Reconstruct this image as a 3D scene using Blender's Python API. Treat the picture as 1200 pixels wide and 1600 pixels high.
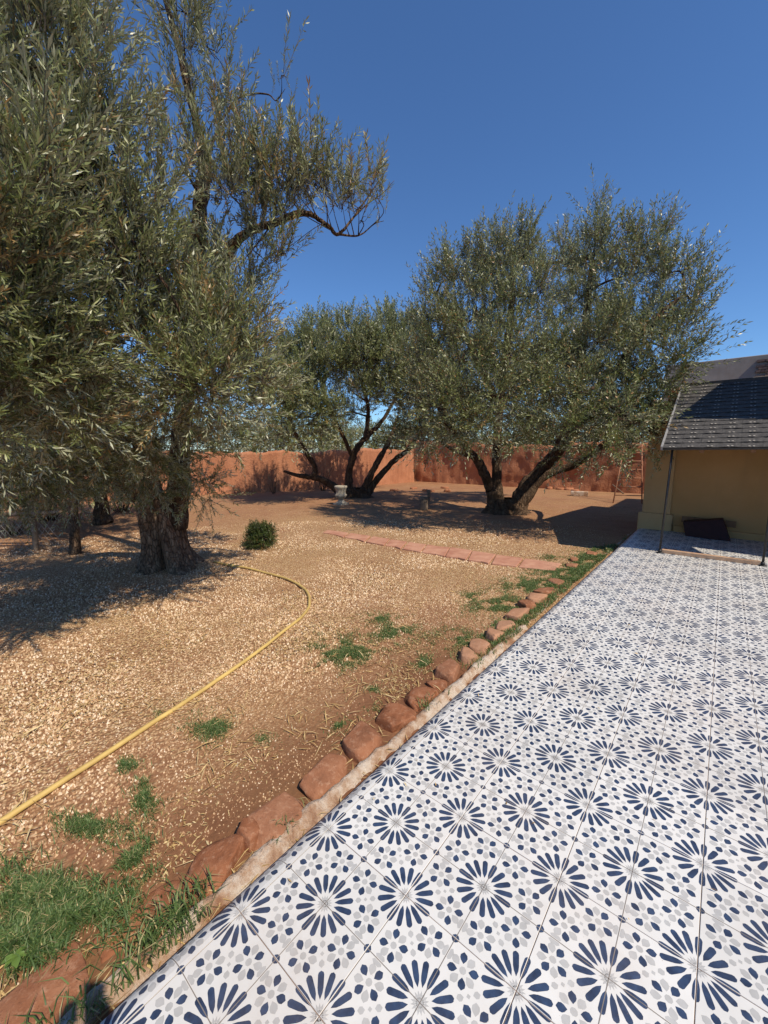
import bpy, bmesh, math, random
import numpy as np
from mathutils import Vector, Matrix, noise

for o in list(bpy.data.objects):
    bpy.data.objects.remove(o, do_unlink=True)
scene = bpy.context.scene
COL = scene.collection
random.seed(7)
RNG = np.random.default_rng(11)

# ------------------------------------------------------------------ camera
FPX = 632.83
CR = np.array([0.76761991, 0.64085936, -0.00767812])
CU = np.array([-0.09013297, 0.11980663, 0.98869733])
CF = np.array([-0.63453583, 0.7582517, -0.14972851])
CP = np.array([1.04143902, -0.86585247, 1.74463325])
GZ = -0.11                                    # garden level; the terrace is 0
cam_d = bpy.data.cameras.new('camera')
cam_d.sensor_fit = 'HORIZONTAL'
cam_d.sensor_width = 36.0
cam_d.lens = 36.0 * FPX / 1200.0
cam_d.clip_start = 0.02
cam_d.clip_end = 2000
cam = bpy.data.objects.new('camera', cam_d)
COL.objects.link(cam)
M4 = Matrix.Identity(4)
for i in range(3):
    M4[i][0] = CR[i]; M4[i][1] = CU[i]; M4[i][2] = -CF[i]; M4[i][3] = CP[i]
cam.matrix_world = M4
scene.camera = cam
scene.render.resolution_x = 768
scene.render.resolution_y = 1024

# ------------------------------------------------------------------ light
SUN = np.array([-0.6318, 0.0950, -0.7693])    # direction the light travels
SUN /= np.linalg.norm(SUN)
world = bpy.data.worlds.new('World')
scene.world = world
world.use_nodes = True
wn = world.node_tree.nodes
wl = world.node_tree.links
wn.clear()
wo = wn.new('ShaderNodeOutputWorld')
wb = wn.new('ShaderNodeBackground')
sky = wn.new('ShaderNodeTexSky')
sky.sky_type = 'NISHITA'
sky.sun_disc = False
sky.sun_elevation = math.asin(-SUN[2])
sky.sun_rotation = math.atan2(-SUN[0], -SUN[1])
sky.altitude = 0
sky.air_density = 1.0
sky.dust_density = 0.0
sky.ozone_density = 4.0
wb.inputs['Strength'].default_value = 0.113
tnt = wn.new('ShaderNodeMix')                 # the phone's saturated rendering of the blue
tnt.data_type = 'RGBA'
tnt.blend_type = 'MULTIPLY'
tnt.inputs[0].default_value = 1.0
tnt.inputs[7].default_value = (0.74, 1.0, 1.27, 1)
wl.new(sky.outputs[0], tnt.inputs[6])
wl.new(tnt.outputs[2], wb.inputs['Color'])
wl.new(wb.outputs[0], wo.inputs['Surface'])
sun_d = bpy.data.lights.new('sun', 'SUN')
sun_d.energy = 5.0
sun_d.angle = math.radians(0.53)
sun_d.color = (1.0, 0.90, 0.74)
sun = bpy.data.objects.new('sun', sun_d)
COL.objects.link(sun)
sun.rotation_euler = Vector(SUN).to_track_quat('-Z', 'Y').to_euler()
sun.location = (6, -4, 12)
vs = scene.view_settings
vs.view_transform = 'Standard'
vs.look = 'None'
vs.exposure = 0.0
vs.gamma = 1.0
vs.use_curve_mapping = False

# ------------------------------------------------------------------ helpers
def ray(x, y):
    return (x - 600) / FPX * CR - (y - 800) / FPX * CU + CF
def gp(x, y, z=GZ):                           # a photo pixel on a level plane
    d = ray(x, y)
    return CP + d * ((z - CP[2]) / d[2])
def at(x, y, depth):                          # a photo pixel at a known distance
    return CP + ray(x, y) * depth

def tag(o, label=None, cat=None, group=None, kind=None):
    if label: o['label'] = label
    if cat: o['category'] = cat
    if group: o['group'] = group
    if kind: o['kind'] = kind
    return o
def empty(name, loc=(0, 0, 0), rz=0.0):
    o = bpy.data.objects.new(name, None)
    o.empty_display_size = 0.2
    o.location = loc
    o.rotation_euler = (0, 0, rz)
    COL.objects.link(o)
    return o
def child(o, parent):
    o.parent = parent
    # meshes are built in world coordinates: keep them where they are
    o.matrix_parent_inverse = (Matrix.LocRotScale(parent.location, parent.rotation_euler, parent.scale)).inverted()
    return o
def link(name, me, mats, parent=None):
    o = bpy.data.objects.new(name, me)
    if mats is not None:
        for m in (mats if isinstance(mats, (list, tuple)) else [mats]):
            me.materials.append(m)
    COL.objects.link(o)
    if parent is not None:
        child(o, parent)
    return o
def np_mesh(name, V, F, smooth=False, attr=None, mat_idx=None):
    """V (n,3), F (m,k) array of equal-size faces"""
    me = bpy.data.meshes.new(name)
    V = np.ascontiguousarray(V, dtype=np.float32)
    F = np.ascontiguousarray(F, dtype=np.int32)
    me.vertices.add(len(V)); me.vertices.foreach_set('co', V.ravel())
    k = F.shape[1]
    me.loops.add(F.size); me.loops.foreach_set('vertex_index', F.ravel())
    me.polygons.add(len(F))
    me.polygons.foreach_set('loop_start', np.arange(0, F.size, k, dtype=np.int32))
    if smooth:
        me.polygons.foreach_set('use_smooth', np.ones(len(F), dtype=bool))
    if mat_idx is not None:
        me.polygons.foreach_set('material_index', np.ascontiguousarray(mat_idx, dtype=np.int32))
    me.update(calc_edges=True)
    if attr is not None:
        a = me.color_attributes.new('tint', 'FLOAT_COLOR', 'POINT')
        a.data.foreach_set('color', np.ascontiguousarray(attr, dtype=np.float32).ravel())
    return me
def py_mesh(name, verts, faces, smooth=False, mi=None):
    me = bpy.data.meshes.new(name)
    me.from_pydata([tuple(v) for v in verts], [], faces)
    if smooth:
        me.polygons.foreach_set('use_smooth', [True] * len(me.polygons))
    if mi:
        me.polygons.foreach_set('material_index', mi)
    me.update()
    return me
class MB:
    def __init__(s): s.v = []; s.f = []; s.m = []
    def add(s, vs, fs, m=0):
        b = len(s.v); s.v += [tuple(map(float, v)) for v in vs]
        s.f += [tuple(b + i for i in f) for f in fs]; s.m += [m] * len(fs)
    def box(s, lo, hi, m=0):
        x0, y0, z0 = lo; x1, y1, z1 = hi
        s.add([(x0,y0,z0),(x1,y0,z0),(x1,y1,z0),(x0,y1,z0),(x0,y0,z1),(x1,y0,z1),(x1,y1,z1),(x0,y1,z1)],
              [(0,3,2,1),(4,5,6,7),(0,1,5,4),(1,2,6,5),(2,3,7,6),(3,0,4,7)], m)
    def prism(s, poly, z0, z1, m=0):
        n = len(poly)
        s.add([(p[0],p[1],z0) for p in poly] + [(p[0],p[1],z1) for p in poly],
              [tuple(range(n))[::-1], tuple(range(n, 2*n))] + [(i,(i+1)%n,n+(i+1)%n,n+i) for i in range(n)], m)
    def bar(s, a, b, r, n=6, r2=None, m=0):
        v, f = tube([a, b], [r, r if r2 is None else r2], n)
        s.add(v, f, m)
    def build(s, name, mats, parent=None, smooth=False, bevel=0.0):
        me = py_mesh(name, s.v, s.f, smooth, s.m)
        o = link(name, me, mats, parent)
        if bevel:
            b = o.modifiers.new('bevel', 'BEVEL'); b.width = bevel; b.segments = 2; b.limit_method = 'ANGLE'
        return o
def catmull(P, n):
    P = np.asarray(P, float)
    Q = np.vstack([2*P[0]-P[1], P, 2*P[-1]-P[-2]])
    out = []
    for i in range(1, len(Q) - 2):
        for t in np.linspace(0, 1, n, endpoint=False):
            a, b, c, d = Q[i-1], Q[i], Q[i+1], Q[i+2]
            out.append(0.5*((2*b)+(c-a)*t+(2*a-5*b+4*c-d)*t*t+(-a+3*b-3*c+d)*t**3))
    out.append(Q[-2])
    return np.array(out)
def tube(P, R, n=8, rough=0.0, cap=True, seed=0.0):
    P = [Vector(p) for p in P]
    vs, fs = [], []
    ref = Vector((0.31, 0.57, 0.76))
    for i, p in enumerate(P):
        d = (P[min(i+1, len(P)-1)] - P[max(i-1, 0)]).normalized()
        a = (ref - d*ref.dot(d))
        if a.length < 1e-3: a = Vector((1, 0, 0)) - d*d.x
        a.normalize(); ref = a; b = d.cross(a)
        for j in range(n):
            t = 2*math.pi*j/n
            r = R[i]
            q = p + (a*math.cos(t) + b*math.sin(t))*r
            if rough:
                k = 1 + rough*(noise.noise(q*3.1/max(.2, 1) + Vector((seed, 0, 0))) + 0.6*noise.noise(Vector((math.cos(t)*3, math.sin(t)*3, i*.35 + seed))))
                q = p + (a*math.cos(t) + b*math.sin(t))*r*k
            vs.append(q)
    for i in range(len(P) - 1):
        for j in range(n):
            k = (j+1) % n
            fs.append((i*n+j, i*n+k, (i+1)*n+k, (i+1)*n+j))
    if cap:
        fs.append(tuple(range(n))[::-1]); fs.append(tuple((len(P)-1)*n + j for j in range(n)))
    return vs, fs

# ------------------------------------------------------------------ materials
class NT:
    def __init__(s, name):
        s.m = bpy.data.materials.new(name); s.m.use_nodes = True
        s.n = s.m.node_tree.nodes; s.l = s.m.node_tree.links
        s.b = s.n['Principled BSDF']; s.out = s.n['Material Output']
        s.pos = None
    def node(s, t, **k):
        x = s.n.new(t)
        for a, b in k.items(): setattr(x, a, b)
        return x
    def P(s, scale=None):
        if s.pos is None: s.pos = s.node('ShaderNodeNewGeometry')
        if scale is None: return s.pos.outputs['Position']
        mp = s.node('ShaderNodeMapping'); mp.inputs['Scale'].default_value = scale
        s.l.new(s.pos.outputs['Position'], mp.inputs['Vector']); return mp.outputs[0]
    def noise(s, scale, detail=4, rough=.55, vec=None, dist=0.0):
        x = s.node('ShaderNodeTexNoise'); x.inputs['Scale'].default_value = scale
        x.inputs['Detail'].default_value = detail; x.inputs['Roughness'].default_value = rough
        x.inputs['Distortion'].default_value = dist
        s.l.new(vec if vec is not None else s.P(), x.inputs['Vector']); return x.outputs['Fac']
    def voro(s, scale, feature='F1', out='Distance', vec=None):
        x = s.node('ShaderNodeTexVoronoi', feature=feature); x.inputs['Scale'].default_value = scale
        s.l.new(vec if vec is not None else s.P(), x.inputs['Vector']); return x.outputs[out]
    def ramp(s, fac, stops):
        x = s.node('ShaderNodeValToRGB'); e = x.color_ramp.elements
        while len(e) < len(stops): e.new(0.5)
        for i, (p, c) in enumerate(stops):
            e[i].position = p; e[i].color = (c, c, c, 1) if isinstance(c, (int, float)) else (*c, 1)
        s.l.new(fac, x.inputs['Fac']); return x.outputs['Color']
    def mix(s, fac, a, b, mode='MIX'):
        x = s.node('ShaderNodeMix', data_type='RGBA', blend_type=mode)
        for sock, v in ((x.inputs[0], fac), (x.inputs[6], a), (x.inputs[7], b)):
            if isinstance(v, (int, float)): sock.default_value = v
            elif isinstance(v, tuple): sock.default_value = (*v, 1)
            else: s.l.new(v, sock)
        return x.outputs[2]
    def math(s, op, a, b=0.0):
        x = s.node('ShaderNodeMath', operation=op)
        for sock, v in ((x.inputs[0], a), (x.inputs[1], b)):
            if isinstance(v, (int, float)): sock.default_value = v
            else: s.l.new(v, sock)
        return x.outputs[0]
    def bump(s, h, strength=.5, dist=.01):
        x = s.node('ShaderNodeBump'); x.inputs['Strength'].default_value = strength
        x.inputs['Distance'].default_value = dist
        s.l.new(h, x.inputs['Height']); s.l.new(x.outputs[0], s.b.inputs['Normal'])
    def color(s, c):
        if isinstance(c, tuple): s.b.inputs['Base Color'].default_value = (*c, 1)
        else: s.l.new(c, s.b.inputs['Base Color'])
    def rough(s, r, spec=None):
        if isinstance(r, (int, float)): s.b.inputs['Roughness'].default_value = r
        else: s.l.new(r, s.b.inputs['Roughness'])
        if spec is not None: s.b.inputs['Specular IOR Level'].default_value = spec

def m_simple(name, c1, c2, scale=8, rough=.8, bump=.3, bd=.005, spec=.3, detail=5):
    t = NT(name)
    n = t.noise(scale, detail)
    t.color(t.ramp(n, [(.3, c1), (.7, c2)])); t.rough(rough, spec)
    if bump: t.bump(t.noise(scale*3, detail), bump, bd)
    return t.m

def m_ground():
    t = NT('garden_soil')
    big = t.noise(.55, 4, .6)
    mid = t.noise(2.3, 5, .6)
    fine = t.noise(38, 3, .6)
    soil = t.mix(t.ramp(fine, [(.3, 0.), (.7, 1.)]), (.17, .070, .034), (.36, .17, .09))
    soil = t.mix(t.ramp(mid, [(.35, 0.), (.7, .7)]), soil, (.38, .20, .11))
    # gravel chips of the far ground, the near ones are real stones
    v = t.voro(52, 'F1', 'Color')
    vd = t.voro(52, 'F1', 'Distance')
    bw = t.node('ShaderNodeRGBToBW'); t.l.new(v, bw.inputs[0])
    chip = t.ramp(bw.outputs[0], [(.1, (.33, .17, .085)), (.45, (.56, .36, .19)), (.75, (.68, .49, .28)), (.95, (.78, .63, .42))])
    chip = t.mix(t.ramp(vd, [(.25, 0.), (.65, .9)]), chip, (.20, .09, .045))
    # where the gravel lies: not in the bed along the stones, thin far away
    sep = t.node('ShaderNodeSeparateXYZ'); t.l.new(t.P(), sep.inputs[0])
    xr = t.node('ShaderNodeMapRange'); xr.inputs[1].default_value = -1.9; xr.inputs[2].default_value = -.8
    xr.inputs[3].default_value = 1; xr.inputs[4].default_value = 0; t.l.new(sep.outputs[0], xr.inputs[0])
    yr = t.node('ShaderNodeMapRange'); yr.inputs[1].default_value = 2.0; yr.inputs[2].default_value = 3.6
    yr.inputs[3].default_value = 0; yr.inputs[4].default_value = 1; t.l.new(sep.outputs[1], yr.inputs[0])
    bed = t.math('MAXIMUM', xr.outputs[0], yr.outputs[0])
    fr = t.node('ShaderNodeMapRange'); fr.inputs[1].default_value = 6.5; fr.inputs[2].default_value = 9.5
    fr.inputs[3].default_value = 1; fr.inputs[4].default_value = .25; t.l.new(sep.outputs[1], fr.inputs[0])
    fl = t.node('ShaderNodeMapRange'); fl.inputs[1].default_value = -10; fl.inputs[2].default_value = -6
    fl.inputs[3].default_value = .3; fl.inputs[4].default_value = 1; t.l.new(sep.outputs[0], fl.inputs[0])
    mask = t.math('MULTIPLY', t.math('MULTIPLY', bed, fr.outputs[0]), fl.outputs[0])
    mask = t.math('MULTIPLY', mask, t.ramp(t.noise(1.1, 6, .7), [(.25, .35), (.5, 1.)]))
    wet = t.math('MULTIPLY', t.math('SUBTRACT', 1.0, bed), t.ramp(t.noise(1.4, 5, .65), [(.30, .35), (.52, 1.)]))
    soil = t.mix(t.math('MULTIPLY', wet, .95), soil, t.mix(fine, (.095, .036, .020), (.19, .078, .042)))
    base = t.mix(mask, soil, chip)
    base = t.mix(t.ramp(big, [(.35, 0.), (.75, .45)]), base, t.mix(.5, base, (.5, .33, .14)))
    t.color(base); t.rough(.95, .15)
    h = t.math('ADD', t.math('MULTIPLY', t.math('SUBTRACT', 1.0, vd), mask), t.math('MULTIPLY', fine, .8))
    t.bump(h, .8, .012)
    return t.m

def m_tint(name, stops, dead=None, back=None, rough=.5, spec=.35, trans=0.0, stem=None, bump=None):
    """per-piece colour from the 'tint' attribute: R picks along stops, G = dry, B = stem"""
    t = NT(name)
    a = t.node('ShaderNodeVertexColor', layer_name='tint')
    s = t.node('ShaderNodeSeparateColor'); t.l.new(a.outputs['Color'], s.inputs[0])
    c = t.ramp(s.outputs[0], stops)
    if back is not None:
        g = t.node('ShaderNodeNewGeometry')
        c = t.mix(g.outputs['Backfacing'], c, back)
    if dead is not None: c = t.mix(s.outputs[1], c, dead)
    if stem is not None: c = t.mix(s.outputs[2], c, stem)
    t.color(c); t.rough(rough, spec)
    if trans:
        tr = t.node('ShaderNodeBsdfTranslucent')
        t.l.new(t.mix(.5, c, (.20, .24, .05)), tr.inputs['Color'])
        mx = t.node('ShaderNodeMixShader'); mx.inputs[0].default_value = trans
        t.l.new(t.b.outputs[0], mx.inputs[1]); t.l.new(tr.outputs[0], mx.inputs[2])
        t.l.new(mx.outputs[0], t.out.inputs['Surface'])
    return t.m

def m_tile(name, c1, c2, scale, rough, dust=.42):
    t = NT(name)
    n = t.noise(scale, 5, .6)
    oi = t.node('ShaderNodeObjectInfo')
    c = t.ramp(n, [(.3, c1), (.7, c2)])
    k = t.math('ADD', t.math('MULTIPLY', oi.outputs['Random'], .13), .90)
    cc = t.node('ShaderNodeVectorMath', operation='SCALE'); t.l.new(c, cc.inputs[0]); t.l.new(k, cc.inputs['Scale'])
    # trodden-in red dust in patches
    d = t.math('MULTIPLY', t.ramp(t.noise(1.3, 6, .65), [(.45, .02), (.78, dust)]), t.ramp(t.noise(14, 4, .7), [(.35, .35), (.65, 1.)]))
    sp = t.math('MULTIPLY', t.ramp(t.voro(38), [(.03, .8), (.07, 0.)]), t.ramp(t.noise(2.2, 5, .7), [(.45, 0.), (.65, 1.)]))
    t.color(t.mix(sp, t.mix(d, cc.outputs[0], (.50, .36, .26)), (.30, .20, .13)))
    t.rough(t.ramp(t.noise(6, 4), [(.3, rough), (.7, rough + .2)]), .4)
    return t.m

def m_wall():
    t = NT('rammed_earth')
    big = t.noise(.8, 5, .6)
    st = t.noise(1.0, 5, .65, vec=t.P((6, 6, .8)))
    fine = t.noise(16, 5, .65)
    c = t.ramp(big, [(.25, (.36, .145, .075)), (.55, (.47, .205, .11)), (.8, (.54, .26, .15))])
    c = t.mix(t.ramp(st, [(.4, 0.), (.72, .6)]), c, (.28, .11, .06))
    c = t.mix(t.ramp(fine, [(.5, 0.), (.8, .35)]), c, (.60, .33, .20))
    t.color(c); t.rough(.95, .1)
    t.bump(t.math('ADD', fine, t.math('MULTIPLY', st, .7)), .9, .04)
    return t.m
def m_bark(name='olive_bark', k=1.0):
    t = NT(name)
    st = t.noise(7, 6, .65, vec=t.P((1.6, 1.6, .45)), dist=.6)
    fine = t.noise(40, 5, .65, vec=t.P((1.3, 1.3, .5)))
    v = t.voro(16, 'DISTANCE_TO_EDGE', 'Distance', vec=t.P((1.4, 1.4, .5)))
    c = t.ramp(st, [(.3, (.065*k, .036*k, .022*k)), (.5, (.21*k, .125*k, .073*k)), (.72, (.42*k, .29*k, .19*k))])
    c = t.mix(t.ramp(v, [(.0, .75), (.09, 0.)]), c, (.03, .02, .015))
    c = t.mix(t.ramp(fine, [(.45, 0.), (.75, .4)]), c, (.30*k, .235*k, .17*k))
    t.color(c); t.rough(.92, .15)
    t.bump(t.math('ADD', t.math('ADD', st, t.math('MULTIPLY', fine, .35)), t.ramp(v, [(0., 0.), (.12, .6)])), 1.0, .03)
    return t.m
def m_stone(name='red_sandstone', pale=0.0):
    t = NT(name)
    oi = t.node('ShaderNodeObjectInfo')
    n = t.noise(9, 6, .65)
    c = t.ramp(n, [(.3, (.15, .056, .026)), (.5, (.26, .100, .047)), (.8, (.38, .18, .098))])
    c = t.mix(t.math('MULTIPLY', t.math('POWER', oi.outputs['Random'], 2.0), .40), c, (.38, .20, .12))
    if pale: c = t.mix(pale, c, (.58, .34, .21))
    sp = t.ramp(t.voro(70), [(.10, .7), (.2, 0.)])
    c = t.mix(sp, c, (.16, .06, .03))
    c = t.mix(t.ramp(t.noise(30, 4, .7), [(.52, 0.), (.75, .55)]), c, (.55, .33, .21))
    t.color(c); t.rough(.9, .2)
    t.bump(t.math('ADD', n, t.math('MULTIPLY', t.noise(60, 5, .7), .5)), .7, .012)
    return t.m
def m_plaster(name, c1, c2):
    t = NT(name)
    n = t.noise(1.6, 6, .6)
    c = t.ramp(n, [(.3, c1), (.7, c2)])
    s = t.noise(1.0, 5, .6, vec=t.P((5, 5, .5)))
    c = t.mix(t.ramp(s, [(.5, 0.), (.8, .28)]), c, (.26, .18, .10))
    t.color(c); t.rough(.88, .2); t.bump(t.noise(55, 5, .6), .25, .006)
    return t.m

def m_kerb():
    t = NT('kerb_mortar')
    n = t.noise(5, 7, .7)
    c = t.ramp(n, [(.36, (.30, .16, .095)), (.45, (.46, .31, .21)), (.54, (.60, .49, .39)), (.75, (.70, .63, .54))])
    f = t.noise(45, 5, .7)
    c = t.mix(t.ramp(f, [(.5, 0.), (.72, .6)]), c, (.33, .19, .12))
    t.color(c); t.rough(.95, .1); t.bump(t.math('ADD', f, n), 1.0, .02)
    return t.m
MAT = {}
MAT['ground'] = m_ground()
MAT['white'] = m_tile('glazed_white', (.69, .675, .64), (.75, .735, .70), 9, .34)
MAT['navy'] = m_tile('glazed_navy', (.018, .031, .066), (.040, .074, .152), 26, .34, .16)
MAT['grey'] = m_tile('glazed_grey', (.44, .435, .42), (.52, .515, .50), 22, .34)
MAT['score'] = m_tile('scored_joint', (.16, .145, .13), (.25, .22, .20), 20, .8)
MAT['grout'] = m_simple('grout', (.17, .115, .085), (.29, .20, .15), 30, .95, .3, .003)
MAT['wall'] = m_wall()
MAT['bark'] = m_bark()
MAT['bark_dark'] = m_bark('olive_branch_bark', .55)
MAT['stone'] = m_stone()
MAT['stone_pale'] = m_stone('pale_sandstone', .42)
MAT['leaf'] = m_tint('olive_leaf', [(0., (.068, .086, .023)), (.4, (.130, .152, .044)), (.75, (.220, .238, .085)), (1., (.39, .39, .19))],
                     dead=(.36, .20, .075), back=(.37, .37, .235), rough=.40, spec=.45, trans=.17, stem=(.13, .10, .075))
MAT['shrub'] = m_tint('shrub_leaf', [(0., (.028, .050, .012)), (.6, (.065, .095, .022)), (1., (.14, .15, .04))],
                      dead=(.30, .14, .05), rough=.4, spec=.4, trans=.2, stem=(.1, .07, .05))
MAT['grass'] = m_tint('grass_blade', [(0., (.058, .105, .028)), (.5, (.110, .180, .052)), (.85, (.22, .27, .10)), (1., (.50, .41, .20))],
                      rough=.5, spec=.35, trans=.3)
MAT['broad'] = m_tint('broad_leaf', [(0., (.08, .14, .03)), (1., (.15, .24, .05))], rough=.45, spec=.4, trans=.3)
MAT['skin'] = m_simple('skin', (.42, .26, .19), (.46, .29, .21), 20, .55, .1, .002)
MAT['cloth'] = m_simple('dark_cotton', (.035, .037, .045), (.055, .057, .065), 60, .9, .3, .002)
MAT['hair'] = m_simple('dark_hair', (.02, .015, .012), (.04, .03, .024), 60, .6, .4, .003)
MAT['chip'] = m_tint('gravel_chip', [(0., (.20, .095, .05)), (.3, (.42, .25, .135)), (.65, (.64, .45, .27)), (1., (.78, .63, .46))], rough=.85, spec=.2)
MAT['litter'] = m_tint('dry_leaf', [(0., (.32, .19, .075)), (.5, (.56, .38, .16)), (1., (.72, .56, .30))], rough=.7, spec=.25, trans=.12)
MAT['hose'] = m_simple('yellow_rubber', (.46, .31, .10), (.66, .46, .15), 5, .5, .1, .002, .4)
MAT['ochre'] = m_plaster('ochre_render', (.45, .265, .105), (.52, .31, .135))
MAT['pillar'] = m_plaster('ochre_pillar_render', (.49, .32, .15), (.55, .37, .185))
MAT['house'] = m_plaster('salmon_render', (.50, .30, .20), (.55, .35, .24))
MAT['concrete'] = m_plaster('grey_cement', (.28, .24, .20), (.40, .355, .30))
MAT['kerb'] = m_kerb()
MAT['brick'] = m_simple('clay_brick', (.30, .13, .08), (.42, .20, .12), 25, .9, .5, .006)
MAT['oldbrick'] = m_simple('dark_brick', (.10, .075, .065), (.20, .14, .12), 25, .9, .5, .006)  # darker, greyer brick tone for the crumbled patch
MAT['flag'] = m_simple('red_flagstone', (.38, .165, .105), (.54, .29, .19), 5, .9, .5, .006)
MAT['wood'] = m_simple('raw_timber', (.42, .25, .15), (.55, .36, .23), 14, .8, .4, .004)
MAT['oldwood'] = m_simple('weathered_timber', (.12, .085, .058), (.24, .18, .13), 14, .9, .6, .006)
MAT['darkwood'] = m_simple('brown_board', (.16, .08, .04), (.22, .12, .06), 14, .7, .4, .004)
MAT['maroon'] = m_simple('maroon_paint', (.028, .007, .007), (.042, .011, .011), 12, .6, .2, .003)
MAT['iron'] = m_simple('black_iron', (.012, .012, .013), (.03, .028, .027), 20, .5, .2, .002, .5)
MAT['rust'] = m_simple('rusty_iron', (.30, .13, .075), (.40, .19, .11), 20, .8, .4, .003)
MAT['wire'] = m_simple('galvanised_wire', (.25, .24, .22), (.35, .33, .30), 20, .5, 0)
MAT['urn'] = m_simple('cast_stone', (.30, .26, .20), (.44, .39, .31), 14, .9, .5, .006)
MAT['terracotta'] = m_simple('terracotta', (.45, .17, .09), (.55, .25, .15), 16, .85, .4, .005)
MAT['shingle'] = m_simple('bitumen_shingle', (.050, .047, .045), (.105, .098, .092), 30, .9, .8, .004, .2)
MAT['mark'] = m_simple('pale_granules', (.40, .36, .31), (.50, .46, .40), 60, .9, .3, .002)
MAT['trim'] = m_simple('roof_trim', (.24, .23, .22), (.32, .31, .30), 16, .7, .2, .003)
MAT['glass'] = m_simple('dark_glass', (.02, .025, .03), (.03, .035, .04), 2, .08, 0)
MAT['pebble'] = MAT['flag']

# ------------------------------------------------------------------ setting: ground
def ground_mesh():
    xs = np.unique(np.concatenate([np.linspace(-400, -26, 14), np.linspace(-26, -.25, 130), np.linspace(-.25, 30, 8), np.linspace(30, 400, 10)]))
    ys = np.unique(np.concatenate([np.linspace(-400, -6, 14), np.linspace(-6, 24, 150), np.linspace(24, 700, 16)]))
    X, Y = np.meshgrid(xs, ys)
    Z = np.full(X.shape, GZ)
    for i in range(X.shape[0]):
        for j in range(X.shape[1]):
            x, y = X[i, j], Y[i, j]
            if -26 < x < -1.0 and -6 < y < 24:
                k = min(1, (-1.0 - x) / 1.0)
                Z[i, j] += k*(.022*noise.noise(Vector((x*.8, y*.8, 0))) + .010*noise.noise(Vector((x*3, y*3, 4))) - .008)
    Z[X > -.24] = -.30
    nx, ny = len(xs), len(ys)
    idx = np.arange(nx*ny).reshape(ny, nx)
    F = np.stack([idx[:-1, :-1], idx[:-1, 1:], idx[1:, 1:], idx[1:, :-1]], -1).reshape(-1, 4)
    return np_mesh('garden_ground', np.stack([X, Y, Z], -1).reshape(-1, 3), F, True)
tag(link('garden_ground', ground_mesh(), MAT['ground']), kind='structure')

# ------------------------------------------------------------------ setting: terrace tiles
S = 0.225
def poly_ngon(cx, cy, r, n, a0=0.0):
    return [(cx + r*math.cos(a0 + 2*math.pi*k/n), cy + r*math.sin(a0 + 2*math.pi*k/n)) for k in range(n)]
def rot_poly(p, a, cx=0, cy=0):
    c, s = math.cos(a), math.sin(a)
    return [(cx + x*c - y*s, cy + x*s + y*c) for x, y in p]
def clip(poly, axis, val, keep_less):
    out = []
    n = len(poly)
    for i in range(n):
        a, b = poly[i], poly[(i+1) % n]
        ia = (a[axis] <= val) == keep_less or a[axis] == val
        ib = (b[axis] <= val) == keep_less or b[axis] == val
        if ia: out.append(a)
        if ia != ib:
            t = (val - a[axis])/(b[axis] - a[axis])
            out.append((a[0] + (b[0]-a[0])*t, a[1] + (b[1]-a[1])*t))
    return out
def area(p):
    return .5*sum(p[i][0]*p[(i+1) % len(p)][1] - p[(i+1) % len(p)][0]*p[i][1] for i in range(len(p)))
def pattern():
    """print of one 2x2-cell tile, star in the middle and in the corners; cell units"""
    L = []
    petal = [(.168, 0), (.240, -.033), (.300, -.0435), (.450, -.0465), (.478, -.036), (.497, 0), (.478, .036), (.450, .0465), (.300, .0435), (.240, .033)]
    for cx, cy in [(0, 0), (1, 1), (-1, 1), (1, -1), (-1, -1)]:
        for k in range(16): L.append((1, rot_poly(petal, k*math.pi/8, cx, cy)))
        for k in range(16): L.append((2, rot_poly([(.03, 0), (.085, -.016), (.135, 0), (.085, .016)], k*math.pi/8, cx, cy)))
        L.append((2, poly_ngon(cx, cy, .06, 16)))
    drop = [(.084, 0), (.128, -.042), (.160, -.056), (.200, -.050), (.238, 0), (.200, .050), (.160, .056), (.128, .042)]
    small = [(.070, 0), (.105, -.040), (.145, -.042), (.178, 0), (.145, .042), (.105, .040)]
    for sx in (-1, 1):
        for sy in (-1, 1):
            q = []
            for fx, fy, sg in ((.708, .292, -1), (.292, .708, 1)):
                for k in range(4):
                    q.append((1, rot_poly(drop, sg*math.pi/8 + k*math.pi/2, fx, fy)))
                    q.append((2, rot_poly(drop, -sg*math.pi/8 + k*math.pi/2, fx, fy)))
                q.append((2, poly_ngon(fx, fy, .052, 8)))
            q.append((2, poly_ngon(.5, .5, .032, 4, math.pi/4)))
            q.append((2, rot_poly(small, math.pi/4, .5, .5))); q.append((2, rot_poly(small, 5*math.pi/4, .5, .5)))
            for m, p in q: L.append((m, [(x*sx, y*sy) for x, y in p]))
    for cx, cy in ((1, 0), (-1, 0), (0, 1), (0, -1)):
        L.append((4, poly_ngon(cx, cy, .062, 8, math.pi/8)))
    lens = [(-.07, .016), (.06, .016), (.085, .045), (.045, .078), (-.05, .078), (-.085, .045)]
    for k in range(4):
        for s in (-1, 1):
            for d in (.66, .83):
                if d > .7: continue
                L.append((2, rot_poly([(x + d + .11, y*s) for x, y in lens], k*math.pi/2)))
    for x0, y0, x1, y1 in ((-1, -.006, 1, .006), (-.006, -1, .006, 1)):
        L.append((3, [(x0, y0), (x1, y0), (x1, y1), (x0, y1)]))
    # neighbours' prints that spill across the joints
    out = []
    for m, p in L:
        for ax, lim, less in ((0, 1, True), (0, -1, False), (1, 1, True), (1, -1, False)):
            if len(p) > 2: p = clip(p, ax, lim, less)
        if len(p) > 2 and abs(area(p)) > 1e-5:
            out.append((m, p if area(p) > 0 else p[::-1]))
    # the lenses that flank the outer joints
    return out
PAT = pattern()
GAP = .0030
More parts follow.
